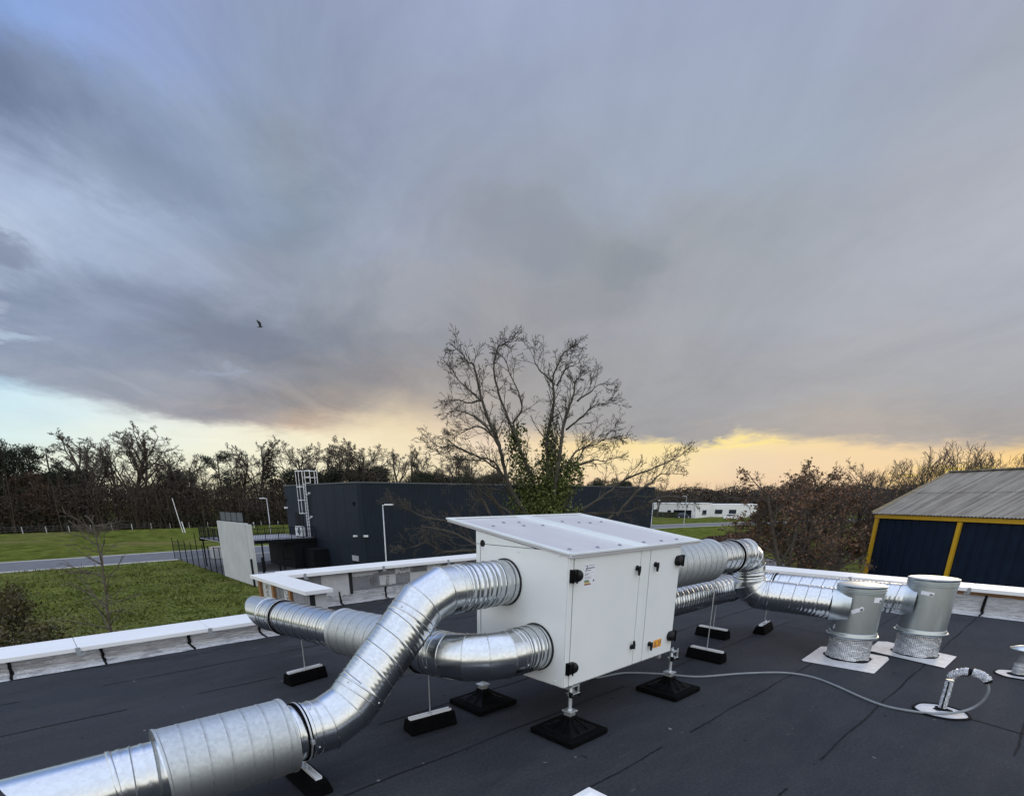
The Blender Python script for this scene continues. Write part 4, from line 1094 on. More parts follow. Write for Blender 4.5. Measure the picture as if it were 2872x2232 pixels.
def mini_vent():
    x, y = 7.43, .22
    t = thing('mini_vent', 'small capped vent pipe with a shallow cone hat, cut by the right edge', 'roof vent', (x, y, 0))
    mb = MB(); mb.lathe((x, y, 0), [(.052, .008), (.052, .12), (.050, .14)], 28); mb.build('foil_sleeve', M_FOILG, t, smooth=True)
    mb = MB(); mb.lathe((x, y, 0), [(.040, .13), (.040, .255), (.055, .262)], 28); mb.build('stem', M_CABLE, t, smooth=True)
    mb = MB(); mb.lathe((x, y, 0), [(.03, .262), (.115, .272), (.118, .280), (.06, .305), (.012, .315)], 32, cap1=True); mb.build('cone_hat', M_ZINC_V, t, smooth=True)
    mb = MB(); mb.lathe((x, y, 0), [(.05, .022), (.085, .0085)], 24); mb.build('bitumen_joint', M_BITUMEN, t)
mini_vent()
def catmull(P, n=10):
    P = [A(*p) for p in P]; P = [P[0] * 2 - P[1]] + P + [P[-1] * 2 - P[-2]]; out = []
    for i in range(1, len(P) - 2):
        for q in np.linspace(0, 1, n, endpoint=False):
            a, b, c, d = P[i - 1:i + 3]
            out.append(.5 * ((2 * b) + (c - a) * q + (2 * a - 5 * b + 4 * c - d) * q * q + (3 * b - a - 3 * c + d) * q ** 3))
    out.append(P[-2]); return np.array(out)
def conduit():
    r = .011
    pts = [(3.7, 3.0, .36), (3.9, 3.02, .18), (4.12, 3.04, r + .006), (4.48, 2.934, r), (4.734, 2.664, r), (4.932, 2.368, r), (5.361, 2.114, r), (5.70, 1.85, r), (5.78, 1.62, r), (5.70, 1.40, r), (5.487, 1.08, r), (5.40, .88, r), (5.42, .70, r + .004), (5.50, .56, r + .006), (5.62, .44, r + .02), (5.70, .365, .07), (5.705, .315, .15), (5.695, .302, .24), (5.69, .32, .30)]
    mb = MB(); mb.tube(catmull(pts, 12), r, 12); 
    tag(mb.build('conduit', M_CABLE, smooth=True), 'grey flexible conduit snaking over the black roof from the unit to the gooseneck', 'cable')
conduit()
def skylight():
    x1, y1 = 2.215, 1.625; x0, y0 = x1 - 1.0, y1 - 1.0; h = .15
    t = thing('skylight', 'white framed skylight, only its tip showing at the bottom edge', 'skylight', ((x0 + x1) / 2, (y0 + y1) / 2, 0))
    def sq(i, z): return np.array([(x0 + i, y0 + i, z), (x1 - i, y0 + i, z), (x1 - i, y1 - i, z), (x0 + i, y1 - i, z)])
    mb = MB(); mb.rings([sq(-.03, .003), sq(-.012, h - .02), sq(0, h), sq(.055, h + .012), sq(.075, h + .004)]); mb.build('frame', M_WHITE, t, bevel=.004)
    mb = MB(); mb.rings([sq(.078, h - .004), sq(.30, h + .06), sq(.42, h + .07)], True, cap1=True); mb.build('pane', M_GLASSD, t)
skylight()

# ------------------------------------------------------------------ buildings across the yard
BX, BY = 21.6, 40.4
def dark_building():
    t = thing('dark_building', 'long dark grey metal clad building with flat roof behind the bare ivy tree', 'building', (BX, BY, G))
    zt = 2.98; x1, y1 = 65.5, 55.6
    mb = MB(); mb.box((BX + .03, BY + .03, G), (x1, y1, zt - .06)); mb.build('wall', M_DARKC, t)
    # smooth panels on the left face with fine joints
    mb = MB(); n = 8
    for i in range(n):
        for j in range(3):
            a = BY + .45 + (y1 - BY - .5) * i / n; b = BY + .45 + (y1 - BY - .5) * (i + 1) / n; z0 = G + 2.45 * j; 
            mb.box((BX, a + .012, z0 + .012), (BX + .029, b - .012, min(z0 + 2.45, zt - .07) - .012))
    mb.build('smooth_cladding', M_DARKC, t)
    # ribbed sheets on the long face
    mb = MB(); prof = []; x = BX + .5; p = .30
    while x < x1 - .3:
        prof += [(x, BY + .028), (x + .05, BY - .02), (x + .14, BY - .02), (x + .19, BY + .028)]; x += p
    mb.rings([np.array([(a, b, G) for a, b in prof]), np.array([(a, b, zt - .1) for a, b in prof])], False); mb.build('ribbed_cladding', M_DARKC2, t)
    mb = MB(); mb.box((BX - .03, BY - .03, G), (BX + .42, BY + .028, zt - .06)); mb.box((BX - .03, BY + .029, G), (BX - .001, BY + .42, zt - .06)); mb.build('corner_trim', M_DARKC, t)
    mb = MB(); mb.box((BX - .05, BY - .05, zt - .06), (x1 + .05, BY + .35, zt + .04)); mb.box((BX - .05, BY + .351, zt - .06), (BX + .35, y1 + .03, zt + .04)); mb.build('coping', M_GREYSCR, t)
    # upper door on the deck and lower door
    mb = MB(); mb.box((BX - .02, 51.6, -1.79), (BX - .003, 53.5, .42)); d = mb.build('door', M_BLACKM, t)
    mb = MB(); mb.box((BX - .06, 51.55, -1.79), (BX - .021, 51.63, .45)); mb.box((BX - .06, 52.5, -1.79), (BX - .021, 52.56, .42)); mb.build('door_frame', M_DARKC2, d)
    mb = MB(); mb.box((BX - .02, 40.98, G), (BX - .003, 41.9, -3.35)); d = mb.build('door', M_BLACKM, t)
    mb = MB(); mb.box((BX - .07, 40.93, -3.34), (BX - .002, 41.98, -2.9)); mb.build('canopy', M_GALVPOST, t)
    # flood lights and cameras
    def lamp(name, p, sz, m):
        k = MB(); k.box(p - A(*sz), p + A(*sz)); k.bar(p, p + A(.12, .05, .02), .03, .03); return k.build(name, m, t, bevel=.02)
    lamp('flood_light', A(BX - .16, 40.95, -1.25), (.13, .16, .07), M_WHITEM); lamp('flood_light', A(BX + .42, BY - .16, -1.25), (.17, .12, .08), M_WHITEM)
    lamp('flood_light', A(BX - .16, 55.2, .86), (.13, .16, .09), M_WHITEM); lamp('camera', A(BX - .08, 41.0, 1.33), (.08, .1, .13), M_BLACKM); lamp('camera', A(BX - .08, 55.3, 1.6), (.08, .1, .1), M_BLACKM)
    # dark store below the deck
    mb = MB(); mb.prism([(20.1, 49.0, G), (20.1, 46.6, G), (BX - .04, 46.6, G), (BX - .04, 49.0, G)], Z * 1.85); mb.prism([(19.3, 49.01, G), (BX - .04, 49.01, G), (BX - .04, 55.4, G), (19.3, 55.4, G)], Z * 2.42); mb.build('store', M_BLACKM, t)
    # parapet wall lamp not lit; caged ladder
    lad = MB(); lx = BX - .22
    for yy in (49.78, 50.22): lad.bar((lx, yy, -1.75), (lx, yy, 3.05), .05, .07)
    for z in np.arange(-1.5, 3.0, .28): lad.bar((lx, 49.8, z), (lx, 50.2, z), .035, .035)
    for z in (.0, 2.1): lad.bar((lx, 49.75, z), (BX, 49.75, z), .09, .09); lad.bar((lx, 49.3, z + .12), (BX - .05, 49.3, z + .12), .12, .14)
    ladder = lad.build('ladder', M_WHITEM, t)
    k = MB(); hoop = []
    for a in np.linspace(-.5, math.pi + .5, 11): hoop.append((lx - .32 - .42 * math.sin(a), 50.0 + .42 * math.cos(a)))
    for z in (.42, 1.6, 2.78, 4.15):
        for i in range(10): k.bar((*hoop[i], z), (*hoop[i + 1], z), .012, .06)
    for i in (1, 3, 5, 7, 9): k.bar((*hoop[i], .42), (*hoop[i], 4.15), .05, .02)
    k.build('cage', M_WHITEM, ladder)
    k = MB()
    for yy in (49.72, 50.28):
        k.bar((lx, yy, 3.05), (lx, yy, 4.18), .05, .05); k.bar((lx, yy, 4.18), (lx + 1.2, yy, 4.18), .05, .05); k.bar((lx + 1.2, yy, 4.18), (lx + 1.2, yy, 3.05), .05, .05); k.bar((lx, yy, 3.6), (lx + 1.2, yy, 3.6), .04, .04)
    for yy in (48.6,): k.bar((lx + .0, yy, 3.08), (lx + .0, yy, 4.18), .05, .05); k.bar((lx, yy, 4.18), (lx, 49.7, 4.18), .05, .05); k.bar((lx, yy, 3.62), (lx, 49.7, 3.62), .05, .05); k.bar((lx, yy, 3.1), (lx, 49.7, 3.1), .05, .05)
    k.build('landing_rail', M_WHITEM, ladder)
dark_building()

def deck():
    t = thing('terrace_deck', 'raised terrace on thin black legs with black railing beside the dark building', 'terrace', (17.5, 52.5, G)); zd = -1.78
    mb = MB(); mb.box((13.35, 49.0, zd - .05), (BX - .05, 56.6, zd)); mb.build('deck_floor', M_DECK, t)
    for a, b in ((48.9, 48.995), (56.61, 56.7)):
        mb = MB(); mb.box((13.3, a, zd - .28), (BX - .06, b, zd + .02)); mb.build('edge_beam', M_BLACKM, t)
    def railing(p, q, n):
        mb = MB(); p, q = A(*p), A(*q); mb.bar(p + Z * 1.02, q + Z * 1.02, .06, .05); mb.bar(p + Z * .10, q + Z * .10, .04, .04); mb.bar(p + Z * .62, q + Z * .62, .03, .03)
        for i in range(n + 1):
            a = p + (q - p) * i / n; w = .06 if i % 8 == 0 else .022; mb.bar(a, a + Z * 1.0, w, w)
        mb.build('railing', M_BLACKM, t)
    railing((13.4, 48.95, zd), (BX - .1, 48.95, zd), 56); railing((13.4, 56.65, zd), (BX - .1, 56.65, zd), 48); railing((13.4, 48.98, zd), (13.4, 56.6, zd), 40)
    for x in (13.6, 16.44, 18.25): 
        k = MB(); k.box((x - .055, 48.9 - .055, G), (x + .055, 48.9 + .055, zd - .281)); k.build('leg', M_BLACKM, t)
    for x in (13.6, 17.0, 20.6):
        k = MB(); k.box((x - .055, 56.6, G), (x + .055, 56.7, zd - .281)); k.build('leg', M_BLACKM, t)
    for x, y in ((19.4, 49.3),):
        k = MB(); k.box((x - .05, y - .05, G), (x + .05, y + .05, zd - .281)); k.build('leg', M_BLACKM, t)
    k = MB(); k.bar((18.25, 48.9, -3.55), (19.4, 49.2, -3.55), .05, .06); k.bar((18.25, 48.9, -2.35), (19.4, 49.2, -2.35), .05, .06); k.build('gate_rail', M_BLACKM, t)
deck()
def ac_box():
    t = thing('air_conditioner', 'white outdoor air conditioner box standing on the terrace below the caged ladder', 'air conditioner', (20.9, 50.9, -1.78))
    mb = MB(); mb.box((20.75, 50.35, -1.70), (21.15, 51.75, -.80)); body = mb.build('casing', M_WHITEM, t, bevel=.02)
    mb = MB(); mb.lathe((20.748, 50.85, -1.25), [(.36, 0), (.36, .012), (.30, .014), (.06, .016)], 32, A(-1, 0, 0), cap1=True); mb.build('fan_grille', M_GREYSCR, body)
    for y in (50.5, 51.6):
        k = MB(); k.box((20.78, y - .05, -1.775), (21.12, y + .05, -1.701)); k.build('foot', M_BLACKM, t)
ac_box()
def panel_wall():
    t = thing('concrete_wall', 'tall pale concrete wall standing alone at the end of the terrace, grey screens on top', 'wall', (12.98, 44.6, G))
    mb = MB(); mb.prism([(12.9, 41.45, G), (13.12, 41.45, G), (13.12, 48.45, G), (12.9, 48.45, G)], Z * (4.53)); mb.build('slab', M_CONC, t, bevel=.01)
    mb = MB(); mb.prism([(12.93, 40.75, G), (13.16, 40.75, G), (13.16, 41.445, G), (12.93, 41.445, G)], Z * 4.46); mb.build('end_pillar', M_CONC, t, bevel=.01)
    for i in range(4):
        a = 42.0 + i * 1.42; k = MB(); k.box((13.02, a + .04, .10), (13.05, a + 1.38, .74)); k.build('screen', M_GREYSCR, t)
    for i in range(5):
        a = 42.0 + i * 1.42; k = MB(); k.box((13.0, a - .03, .031), (13.07, a + .03, .80)); k.build('screen_post', M_BLACKM, t)
panel_wall()
def mesh_fence():
    t = thing('mesh_fence', 'dark wire mesh fence with thin posts left of the concrete wall', 'fence', (12.87, 58, G))
    ys = [66.4, 63.6, 61.0, 58.6, 56.4, 54.3, 52.4, 50.6, 49.0]
    for i, y in enumerate(ys):
        k = MB(); k.box((12.84, y - .04, G), (12.90, y + .04, G + (3.2 if i == 4 else 2.25))); k.build('post', M_BLACKM, t)
    k = MB()
    for z in np.arange(.1, 2.1, .2): k.bar((12.87, 66.4, G + z), (12.87, 49.0, G + z), .009, .009)
    for y in np.arange(49.1, 66.4, .22): k.bar((12.87, y, G + .1), (12.87, y, G + 2.05), .008, .008)
    k.build('mesh_panel', M_BLACKM, t)
mesh_fence()
def near_fence():
    t = thing('post_fence', 'short black posts with a rail at the foot of the concrete wall, behind the parapet', 'fence', (13.5, 39, G))
    for x, y, h in ((12.75, 40.6, 2.05), (14.2, 42.6, 1.9), (15.9, 43.6, 1.35)):
        k = MB(); k.box((x - .06, y - .06, G), (x + .06, y + .06, G + h)); k.build('post', M_BLACKM, t)
    k = MB(); k.bar((13.4, 42.3, G + 1.5), (15.2, 43.2, G + 1.5), .05, .05); k.build('rail', M_BLACKM, t)
near_fence()
def skip():
    t = thing('utility_box', 'small beige box on the asphalt behind the mesh fence', 'box', (16.8, 64, G))
    k = MB(); k.box((16.0, 63.2, G + .01), (17.7, 64.4, G + 1.15)); k.build('body', M_CONC, t, bevel=.03)
    k = MB(); k.box((15.95, 63.15, G + 1.152), (17.75, 64.45, G + 1.25)); k.build('cover', M_TILE, t, bevel=.02)
skip()

def street_lamp(x, y, h, label, arm=(1, 0), lean=0.0):
    t = thing('street_lamp', label, 'street lamp', (x, y, G), 'street lamps')
    a = norm(A(*arm, 0)); top = A(x, y, G + h)
    mb = MB(); mb.lathe((x, y, G), [(.075, 0), (.075, .9), (.055, 1.0), (.038, h)], 12, cap1=True); mb.build('pole', M_GALVPOST, t, smooth=True)
    mb = MB(); mb.bar(top - Z * .06, top - Z * .02 + a * .25, .07, .06); mb.obox(top + a * .5 + Z * .0, a * .33, np.cross(Z, a) * .14, Z * .05); mb.build('lamp_head', M_WHITEM, t, bevel=.02)
street_lamp(23.83, 67.1, 6.28, 'white street lamp beyond the terrace, at the edge of the road', (-1, 0))
street_lamp(21.39, 36.15, 5.78, 'white street lamp in front of the corner of the dark building', (.6, -.8))
street_lamp(61.2, 37.9, 5.86, 'white street lamp at the right end of the dark building', (.6, -.8))
street_lamp(114.95, 62.86, 6.4, 'far white street lamp by the road before the white bungalow', (-.7, .7))
def leaning_pole():
    t = thing('leaning_pole', 'thin white leaning pole with a stay at the edge of the wood on the left', 'pole', (24.5, 117.4, G))
    k = MB(); k.tube([(24.9, 117.4, G), (24.1, 117.4, 1.9)], .065, 8); k.build('pole', M_WHITEM, t); k = MB(); k.bar((25.3, 117.4, G), (25.0, 117.4, -2.4), .16, .16); k.build('stay', M_WHITEM, t)
leaning_pole()

# ------------------------------------------------------------------ blue hangar on the right
def hangar():
    P0 = A(38.38, 8.95, 0); u = norm(A(35.53 - 38.38, 4.79 - 8.95, 0)); n = A(-u[1], u[0], 0)
    if n @ norm(P0) < 0: n = -n
    ze = .75; rid = 4.45; zr = 3.06; L = 26.0
    t = thing('hangar', 'navy blue hangar with yellow frame and grey corrugated roof', 'hangar', (P0[0], P0[1], G))
    Q = lambda s, o, z: P0 + u * s + n * o + Z * z
    mb = MB(); mb.prism([Q(.15, .2, G), Q(.15, rid * 2 - .2, G), Q(.15, rid * 2 - .2, ze - .2), Q(.15, rid, zr - .25), Q(.15, .2, ze - .2)], u * (L - .3)); mb.build('wall', M_BLUE, t)
    prof = []; s = .2
    while s < L - .3:
        prof += [(s, .19), (s + .10, .19), (s + .14, .13), (s + .46, .13), (s + .50, .19)]; s += .52
    mb = MB(); mb.rings([np.array([Q(a, b, G) for a, b in prof]), np.array([Q(a, b, ze - .22) for a, b in prof])], False); mb.build('ribbed_cladding', M_BLUE, t)
    mb = MB(); mb.bar(Q(-.05, .07, ze - .12), Q(L, .07, ze - .12), .12, .20); mb.build('eave_beam', M_YELLOW, t)
    for i in range(6):
        s = .12 + 5.02 * i; k = MB(); k.bar(Q(s, .045, G), Q(s, .045, ze - .251), .20, .10, up=n); k.build('post', M_YELLOW, t)
    # corrugated roof: near slope and far slope
    def slope(name, o0, z0, o1, z1):
        mb = MB(); pts = []; k = int(L / .0885); 
        for i in range(k + 1):
            s = -.12 + (L + .2) * i / k; dz = .028 * math.cos(i * math.pi / 1.0) 
            pts.append((s, dz))
        rows = [np.array([Q(s, o0 + (o1 - o0) * f, z0 + (z1 - z0) * f + d + .012 * j) for s, d in pts]) for j, f in enumerate((0, .5)) ]
        rows2 = [np.array([Q(s, o0 + (o1 - o0) * f, z0 + (z1 - z0) * f + d + .03) for s, d in pts]) for f in (.485, 1.0)]
        mb.rings(rows, False); mb.rings(rows2, False)
        return mb.build(name, M_FIBRO, t, smooth=True)
    slope('roof', -.12, ze + .03, rid, zr); slope('roof', rid * 2 + .12, ze + .03, rid, zr)
    mb = MB(); mb.bar(Q(-.14, rid, zr + .05), Q(L, rid, zr + .05), .42, .06); mb.build('ridge_cap', M_FIBRO, t)
    mb = MB(); mb.bar(Q(-.14, -.12, ze + .08), Q(-.14, rid, zr + .05), .06, .13); mb.bar(Q(-.14, rid, zr + .05), Q(-.14, rid * 2, ze + .08), .06, .13); mb.build('verge_board', mat('weathered_yellow', (.30, .25, .15), .7, var=.25, vscale=6), t)
hangar()

# ------------------------------------------------------------------ far white bungalow, screen, cars
def bungalow():
    t = thing('bungalow', 'low white flat roofed bungalow with dark windows far beyond the road', 'house', (164, 88, G))
    a, b, c = A(163.5, 106, 0), A(159.0, 83.4, 0), A(171.6, 85.0, 0); d2, e2 = A(172.0, 85.6, 0), A(178.0, 73.0, 0)
    back = A(14, 8, 0); h1, h2 = 4.25, 3.95
    k = MB(); k.prism([a + Z * G, b + Z * G, c + Z * G, c + back + Z * G, a + back * 1.4 + Z * G], Z * h1); w1 = k.build('wall', M_RENDER, t)
    k = MB(); k.prism([d2 + Z * G, e2 + Z * G, e2 + back + Z * G, d2 + back + Z * G], Z * h2); w2 = k.build('wall', M_RENDER, t)
    k = MB(); p = [a, b, c]; 
    for i in range(2): k.bar(p[i] + Z * (G + h1 + .05), p[i + 1] + Z * (G + h1 + .05), .35, .12)
    k.build('roof_edge', M_WHITEM, t)
    def opening(name, p, q, f0, f1, z0, z1, m):
        p, q = A(*p), A(*q); d = q - p; nn = norm(A(d[1], -d[0], 0)); nn = nn if nn @ (-p) > 0 else -nn
        x, y = p + d * f0, p + d * f1; k = MB(); k.prism([x + nn * .01 + Z * (G + z0), y + nn * .01 + Z * (G + z0), y + nn * .01 + Z * (G + z1), x + nn * .01 + Z * (G + z1)], nn * .08)
        o = k.build(name, m, t); return o
    opening('window', a, b, .16, .34, 1.55, 2.35, M_GLASSD); opening('garage_door', a, b, .63, .93, .1, 2.3, M_BLACKM); opening('window', a, b, .52, .58, 1.1, 2.2, M_GLASSD)
    opening('window', b, c, .42, .70, .75, 2.25, M_GLASSD); opening('window', d2, e2, .12, .28, 1.0, 2.3, M_GLASSD); opening('window', d2, e2, .42, .57, 1.0, 2.3, M_GLASSD)
bungalow()
def green_screen():
    t = thing('garden_screen', 'long dark green screen fence standing before the white bungalow', 'fence', (158, 94, G))
    p, q = A(159.6, 98.5, 0), A(156.5, 87.5, 0)
    for i in range(5):
        a, b = p + (q - p) * i / 5, p + (q - p) * (i + .96) / 5; k = MB(); k.bar(a + Z * (G + .85), b + Z * (G + .85), .06, 1.65); k.build('panel', M_HEDGE, t)
green_screen()
def car(x, y, rz, label, paint):
    t = thing('parked_car', label, 'car', (x, y, G), 'cars parked by the bungalow', rz)
    side = [(-2.15, .35), (-2.2, .75), (-2.05, .98), (-1.85, 1.02), (-1.45, 1.58), (.35, 1.62), (1.05, 1.08), (1.95, .95), (2.2, .72), (2.2, .35)]
    k = MB(); w = .88
    def sec(f, s): return np.array([(px * s + 0, f * w * (1 - .20 * max(0, (pz - 1.0) / .6)), pz) for px, pz in side])
    k.rings([sec(-1, 1), sec(1, 1)], True, True, True); b = k.build('body', paint, t, bevel=.06, local=True)
    k = MB()
    for s in (-1, 1):
        k.prism([(px, s * (.885 - .17 * max(0, (pz - 1.0) / .6)) , pz) for px, pz in ((-1.62, 1.06), (-1.3, 1.50), (.28, 1.53), (.82, 1.10))], A(0, s * .012, 0))
    k.prism([(.46, -.62, 1.55), (.46, .62, 1.55), (1.04, .74, 1.11), (1.04, -.74, 1.11)], A(.02, 0, .02)); k.prism([(-1.52, -.6, 1.52), (-1.52, .6, 1.52), (-1.87, .72, 1.06), (-1.87, -.72, 1.06)], A(-.02, 0, .015)); k.build('window', M_GLASSD, b, local=True)
    for px in (-1.35, 1.38):
        for s in (-1, 1):
            k = MB(); k.lathe((px, s * .90 - s * .2, .33), [(.10, 0), (.33, 0), (.335, .1), (.33, .21), (.2, .215)], 20, A(0, s, 0), True, True); wv = k.build('wheel', M_TYRE, t, local=True)
            k = MB(); k.lathe((px, s * .912, .33), [(.2, 0), (.18, .008), (.05, .012)], 12, A(0, s, 0), cap1=True); k.build('rim', M_STEEL, wv, local=True)
    for s in (-1, 1):
        k = MB(); k.box((2.17, s * .62 - .16, .66), (2.215, s * .62 + .16, .78)); k.build('headlight', M_WHITEM, t, local=True)
        k = MB(); k.box((-2.21, s * .62 - .14, .74), (-2.16, s * .62 + .14, .9)); k.build('tail_light', M_REDB, t, local=True)
car(154.6, 70.2, math.atan2(-.86, .5), 'white car parked on the right of the bungalow, half behind the brown oak', M_CARW)
car(156.0, 85.6, math.atan2(-.86, .5), 'dark blue car parked before the garage of the bungalow', M_CARD)
def far_house():
    t = thing('house', 'pale house glimpsed between the trees on the left, behind the terrace', 'house', (56, 160, G))
    k = MB(); k.box((48, 157, G), (62, 166, G + 3.2)); k.build('wall', M_TILE, t); k = MB(); k.prism([(47.5, 156.5, G + 3.21), (47.5, 166.5, G + 3.21), (47.5, 161.5, G + 6.5)], A(15, 0, 0)); k.build('roof', M_TILE, t)
far_house()
def field_fence():
    t = thing('field_fence', 'row of short pale posts with wire along the foot of the wood', 'fence', (10, 151, G))
    for i in range(20):
        x = -2 + i * 3.6; y = 137.5 - max(0, (x - 26) * .30); k = MB(); k.box((x - .065, y - .065, G), (x + .065, y + .065, G + 1.2)); k.build('post', M_GALVPOST, t)
    k = MB()
    for z in (.5, .9, 1.25): k.bar((-2, 137.5, G + z), (26, 137.5, G + z), .012, .012)
    k.build('wire', M_GALVPOST, t)
field_fence()
for x, y in ((41.0, 125.5),):
    k = MB(); k.lathe((x, y, G), [(.09, 0), (.09, .95), (.16, 1.0), (.16, 1.2), (.05, 1.25)], 10, cap1=True)
    tag(k.build('marker_post', M_GALVPOST), 'short pale marker post with a round top in the field behind the terrace', 'post')
def bird():
    c = A(21.35, 56.07, 16.95); SB = .75; e = norm(A(.674, -.739, 0)); d = norm(A(.739, .674, 0))
    t = thing('bird', 'dark long winged bird flying under the clouds', 'bird', tuple(c)); t.scale = (SB, SB, SB)
    k = MB(); k.tube([c - e * .42, c - e * .30, c - e * .12, c, c + e * .16, c + e * .30], [.012, .03, .06, .075, .055, .012], 10); k.build('body', M_FEATHER, t, smooth=True)
    k = MB(); k.tube([c - e * .28 + Z * .01, c - e * .55 - Z * .03], [.026, .008], 6); k.tube([c + e * .28, c + e * .52 + Z * .02], [.018, .008], 6); k.build('head_and_legs', M_FEATHER, t)
    for s, name in ((-1, 'wing'), (1, 'wing')):
        k = MB(); base = [c - e * .13 + Z * .03, c + e * .16 + Z * .03]
        o = d * s
        p = [base[0], c - e * .17 + o * .12 + Z * .28, c - e * .30 + o * .25 + Z * .68, c - e * .20 + o * .26 + Z * .70, c + e * .04 + o * .18 + Z * .50, c + e * .08 + o * .1 + Z * .3, base[1]]
        k.prism(p, o * .02 + e * .004); k.build(name, M_FEATHER, t)
bird()

# ------------------------------------------------------------------ trees
def tubes_np(paths, sides):
    """paths: list of (pts (k,3), radii (k,)); returns V, F(quads)"""
    Vs, Fs, n0 = [], [], 0; th = np.linspace(0, 2 * np.pi, sides, endpoint=False); ct, st = np.cos(th), np.sin(th)
    for p, r in paths:
        k = len(p); t = np.gradient(p, axis=0); t /= np.linalg.norm(t, axis=1)[:, None] + 1e-9
        m = np.abs(p[-1] - p[0]); ref = np.eye(3)[int(np.argmin(m))]
        u = np.cross(t, ref); u /= np.linalg.norm(u, axis=1)[:, None] + 1e-9; w = np.cross(t, u)
        V = p[:, None, :] + r[:, None, None] * (ct[None, :, None] * u[:, None, :] + st[None, :, None] * w[:, None, :])
        Vs.append(V.reshape(-1, 3)); j = np.arange(sides); i = np.arange(k - 1)[:, None] * sides
        a = i + j; b = i + (j + 1) % sides
        Fs.append(np.stack([a, b, b + sides, a + sides], -1).reshape(-1, 4) + n0); n0 += k * sides
    return np.vstack(Vs), np.vstack(Fs)
def join_np(parts):
    Vs, Fs, n = [], [], 0
    for V, F in parts:
        Vs.append(V); Fs.append(F + n); n += len(V)
    return np.vstack(Vs), np.vstack(Fs)
def leaf_quads(rng, C, size, flat=0.0, aspect=1.0):
    """one randomly turned quad per centre"""
    n = len(C); a = rng.normal(size=(n, 3)); a[:, 2] *= (1 - flat); a /= np.linalg.norm(a, axis=1)[:, None]
    b = rng.normal(size=(n, 3)); b[:, 2] *= (1 - flat); b -= a * (a * b).sum(1)[:, None]; b /= np.linalg.norm(b, axis=1)[:, None] + 1e-9
    s = (size * (.55 + .9 * rng.random(n)))[:, None] if np.isscalar(size) else size[:, None]
    a, b = a * s * aspect, b * s * .6
    V = np.stack([C - a, C + b * .8 - a * .1, C + a, C - b * .8 + a * .1], 1).reshape(-1, 3)
    return V, np.arange(4 * n).reshape(n, 4)

class Grow:
    def __init__(s, rng, maxlvl, nch, lr, ang, wig, up, seg, rmin, taper=.45, t0=.25, rr=.62):
        s.rng = rng; s.maxlvl = maxlvl; s.nch = nch; s.lr = lr; s.ang = ang; s.wig = wig; s.up = up; s.seg = seg; s.rmin = rmin; s.taper = taper; s.t0 = t0; s.rr = rr
        s.out = {i: [] for i in range(maxlvl + 1)}
    def branch(s, p, d, L, r, lvl, pts=None):
        g = s.rng
        if pts is None:
            k = max(3, int(L / s.seg[min(lvl, len(s.seg) - 1)])) + 1; pts = [np.array(p, float)]; d = norm(d)
            for i in range(k - 1):
                d = norm(d + g.normal(0, s.wig[min(lvl, len(s.wig) - 1)], 3) + Z * s.up[min(lvl, len(s.up) - 1)])
                pts.append(pts[-1] + d * L / (k - 1))
            pts = np.array(pts)
        k = len(pts); f = np.linspace(0, 1, k); rad_ = np.maximum(r * (1 - (1 - s.taper) * f) if lvl < s.maxlvl else r * (1 - .6 * f), s.rmin)
        s.out[lvl].append((pts, rad_))
        if lvl >= s.maxlvl: return
        n = s.nch[lvl]; n = max(1, int(round(n * (.75 + .5 * g.random()))))
        t0 = s.t0 if np.isscalar(s.t0) else s.t0[min(lvl, len(s.t0) - 1)]
        for i in range(n):
            q = t0 + (1 - t0) * (i + g.random()) / n; x = q * (k - 1); j = min(int(x), k - 2)
            P = pts[j] + (pts[j + 1] - pts[j]) * (x - j); T = norm(pts[j + 1] - pts[j])
            a = s.ang[min(lvl, len(s.ang) - 1)] * (.7 + .6 * g.random())
            side = g.normal(size=3); side = norm(side - T * (side @ T)); nd = T * math.cos(a) + side * math.sin(a)
            l = L * s.lr[min(lvl, len(s.lr) - 1)] * (1.15 - .65 * q) * (.75 + .5 * g.random())
            s.branch(P, nd, l, max(s.rmin, rad_[j] * s.rr), lvl + 1)
        # the tip forks on
    def mesh(s, lo, hi):
        sd = {0: 10, 1: 7, 2: 5, 3: 4}
        parts = []
        for l in range(lo, hi + 1):
            if s.out.get(l): parts.append(tubes_np(s.out[l], sd.get(l, 3)))
        return join_np(parts)
    def tips(s, lvls): return np.vstack([p for l in lvls for p, r in s.out[l]])

TREE_GROUP = 'trees of the wood beyond the field'
def bare_proto(seed, H, spread, thin=False):
    g = Grow(np.random.default_rng(seed), 4, [9, 7, 6, 7], [.62, .50, .46, .5], [.70, .72, .8, .8], [.045, .085, .115, .15], [.02, .06, .05, .03], [1.0, .8, .6, .4], .022 if not thin else .015, t0=[.30, .25, .2, .1], rr=.57)
    g.branch((0, 0, 0), (.04, .02, 1), H * .72, H * .017, 0)
    t = thing('bare_tree', '', 'tree', (0, 0, -500), TREE_GROUP)
    V, F = g.mesh(0, 1); mesh_np('trunk', V, F, M_BARK, t, True)
    V, F = g.mesh(2, 4); mesh_np('crown', V, F, M_TWIG if not thin else M_BARKL, t)
    t['h'] = float(max(V[:, 2].max(), 1)); return t
def clump_cloud(rng, blobs, per, size, hollow=.45):
    C = []
    for c, r in blobs:
        n = int(per * (r[0] * r[1] * r[2]) ** (1 / 1.6)); u = rng.normal(size=(n, 3)); u /= np.linalg.norm(u, axis=1)[:, None]
        q = (hollow + (1 - hollow) * rng.random(n)) ** .7
        C.append(np.array(c) + u * q[:, None] * np.array(r) * (1 + .12 * rng.normal(size=(n, 1))))
    return np.vstack(C)
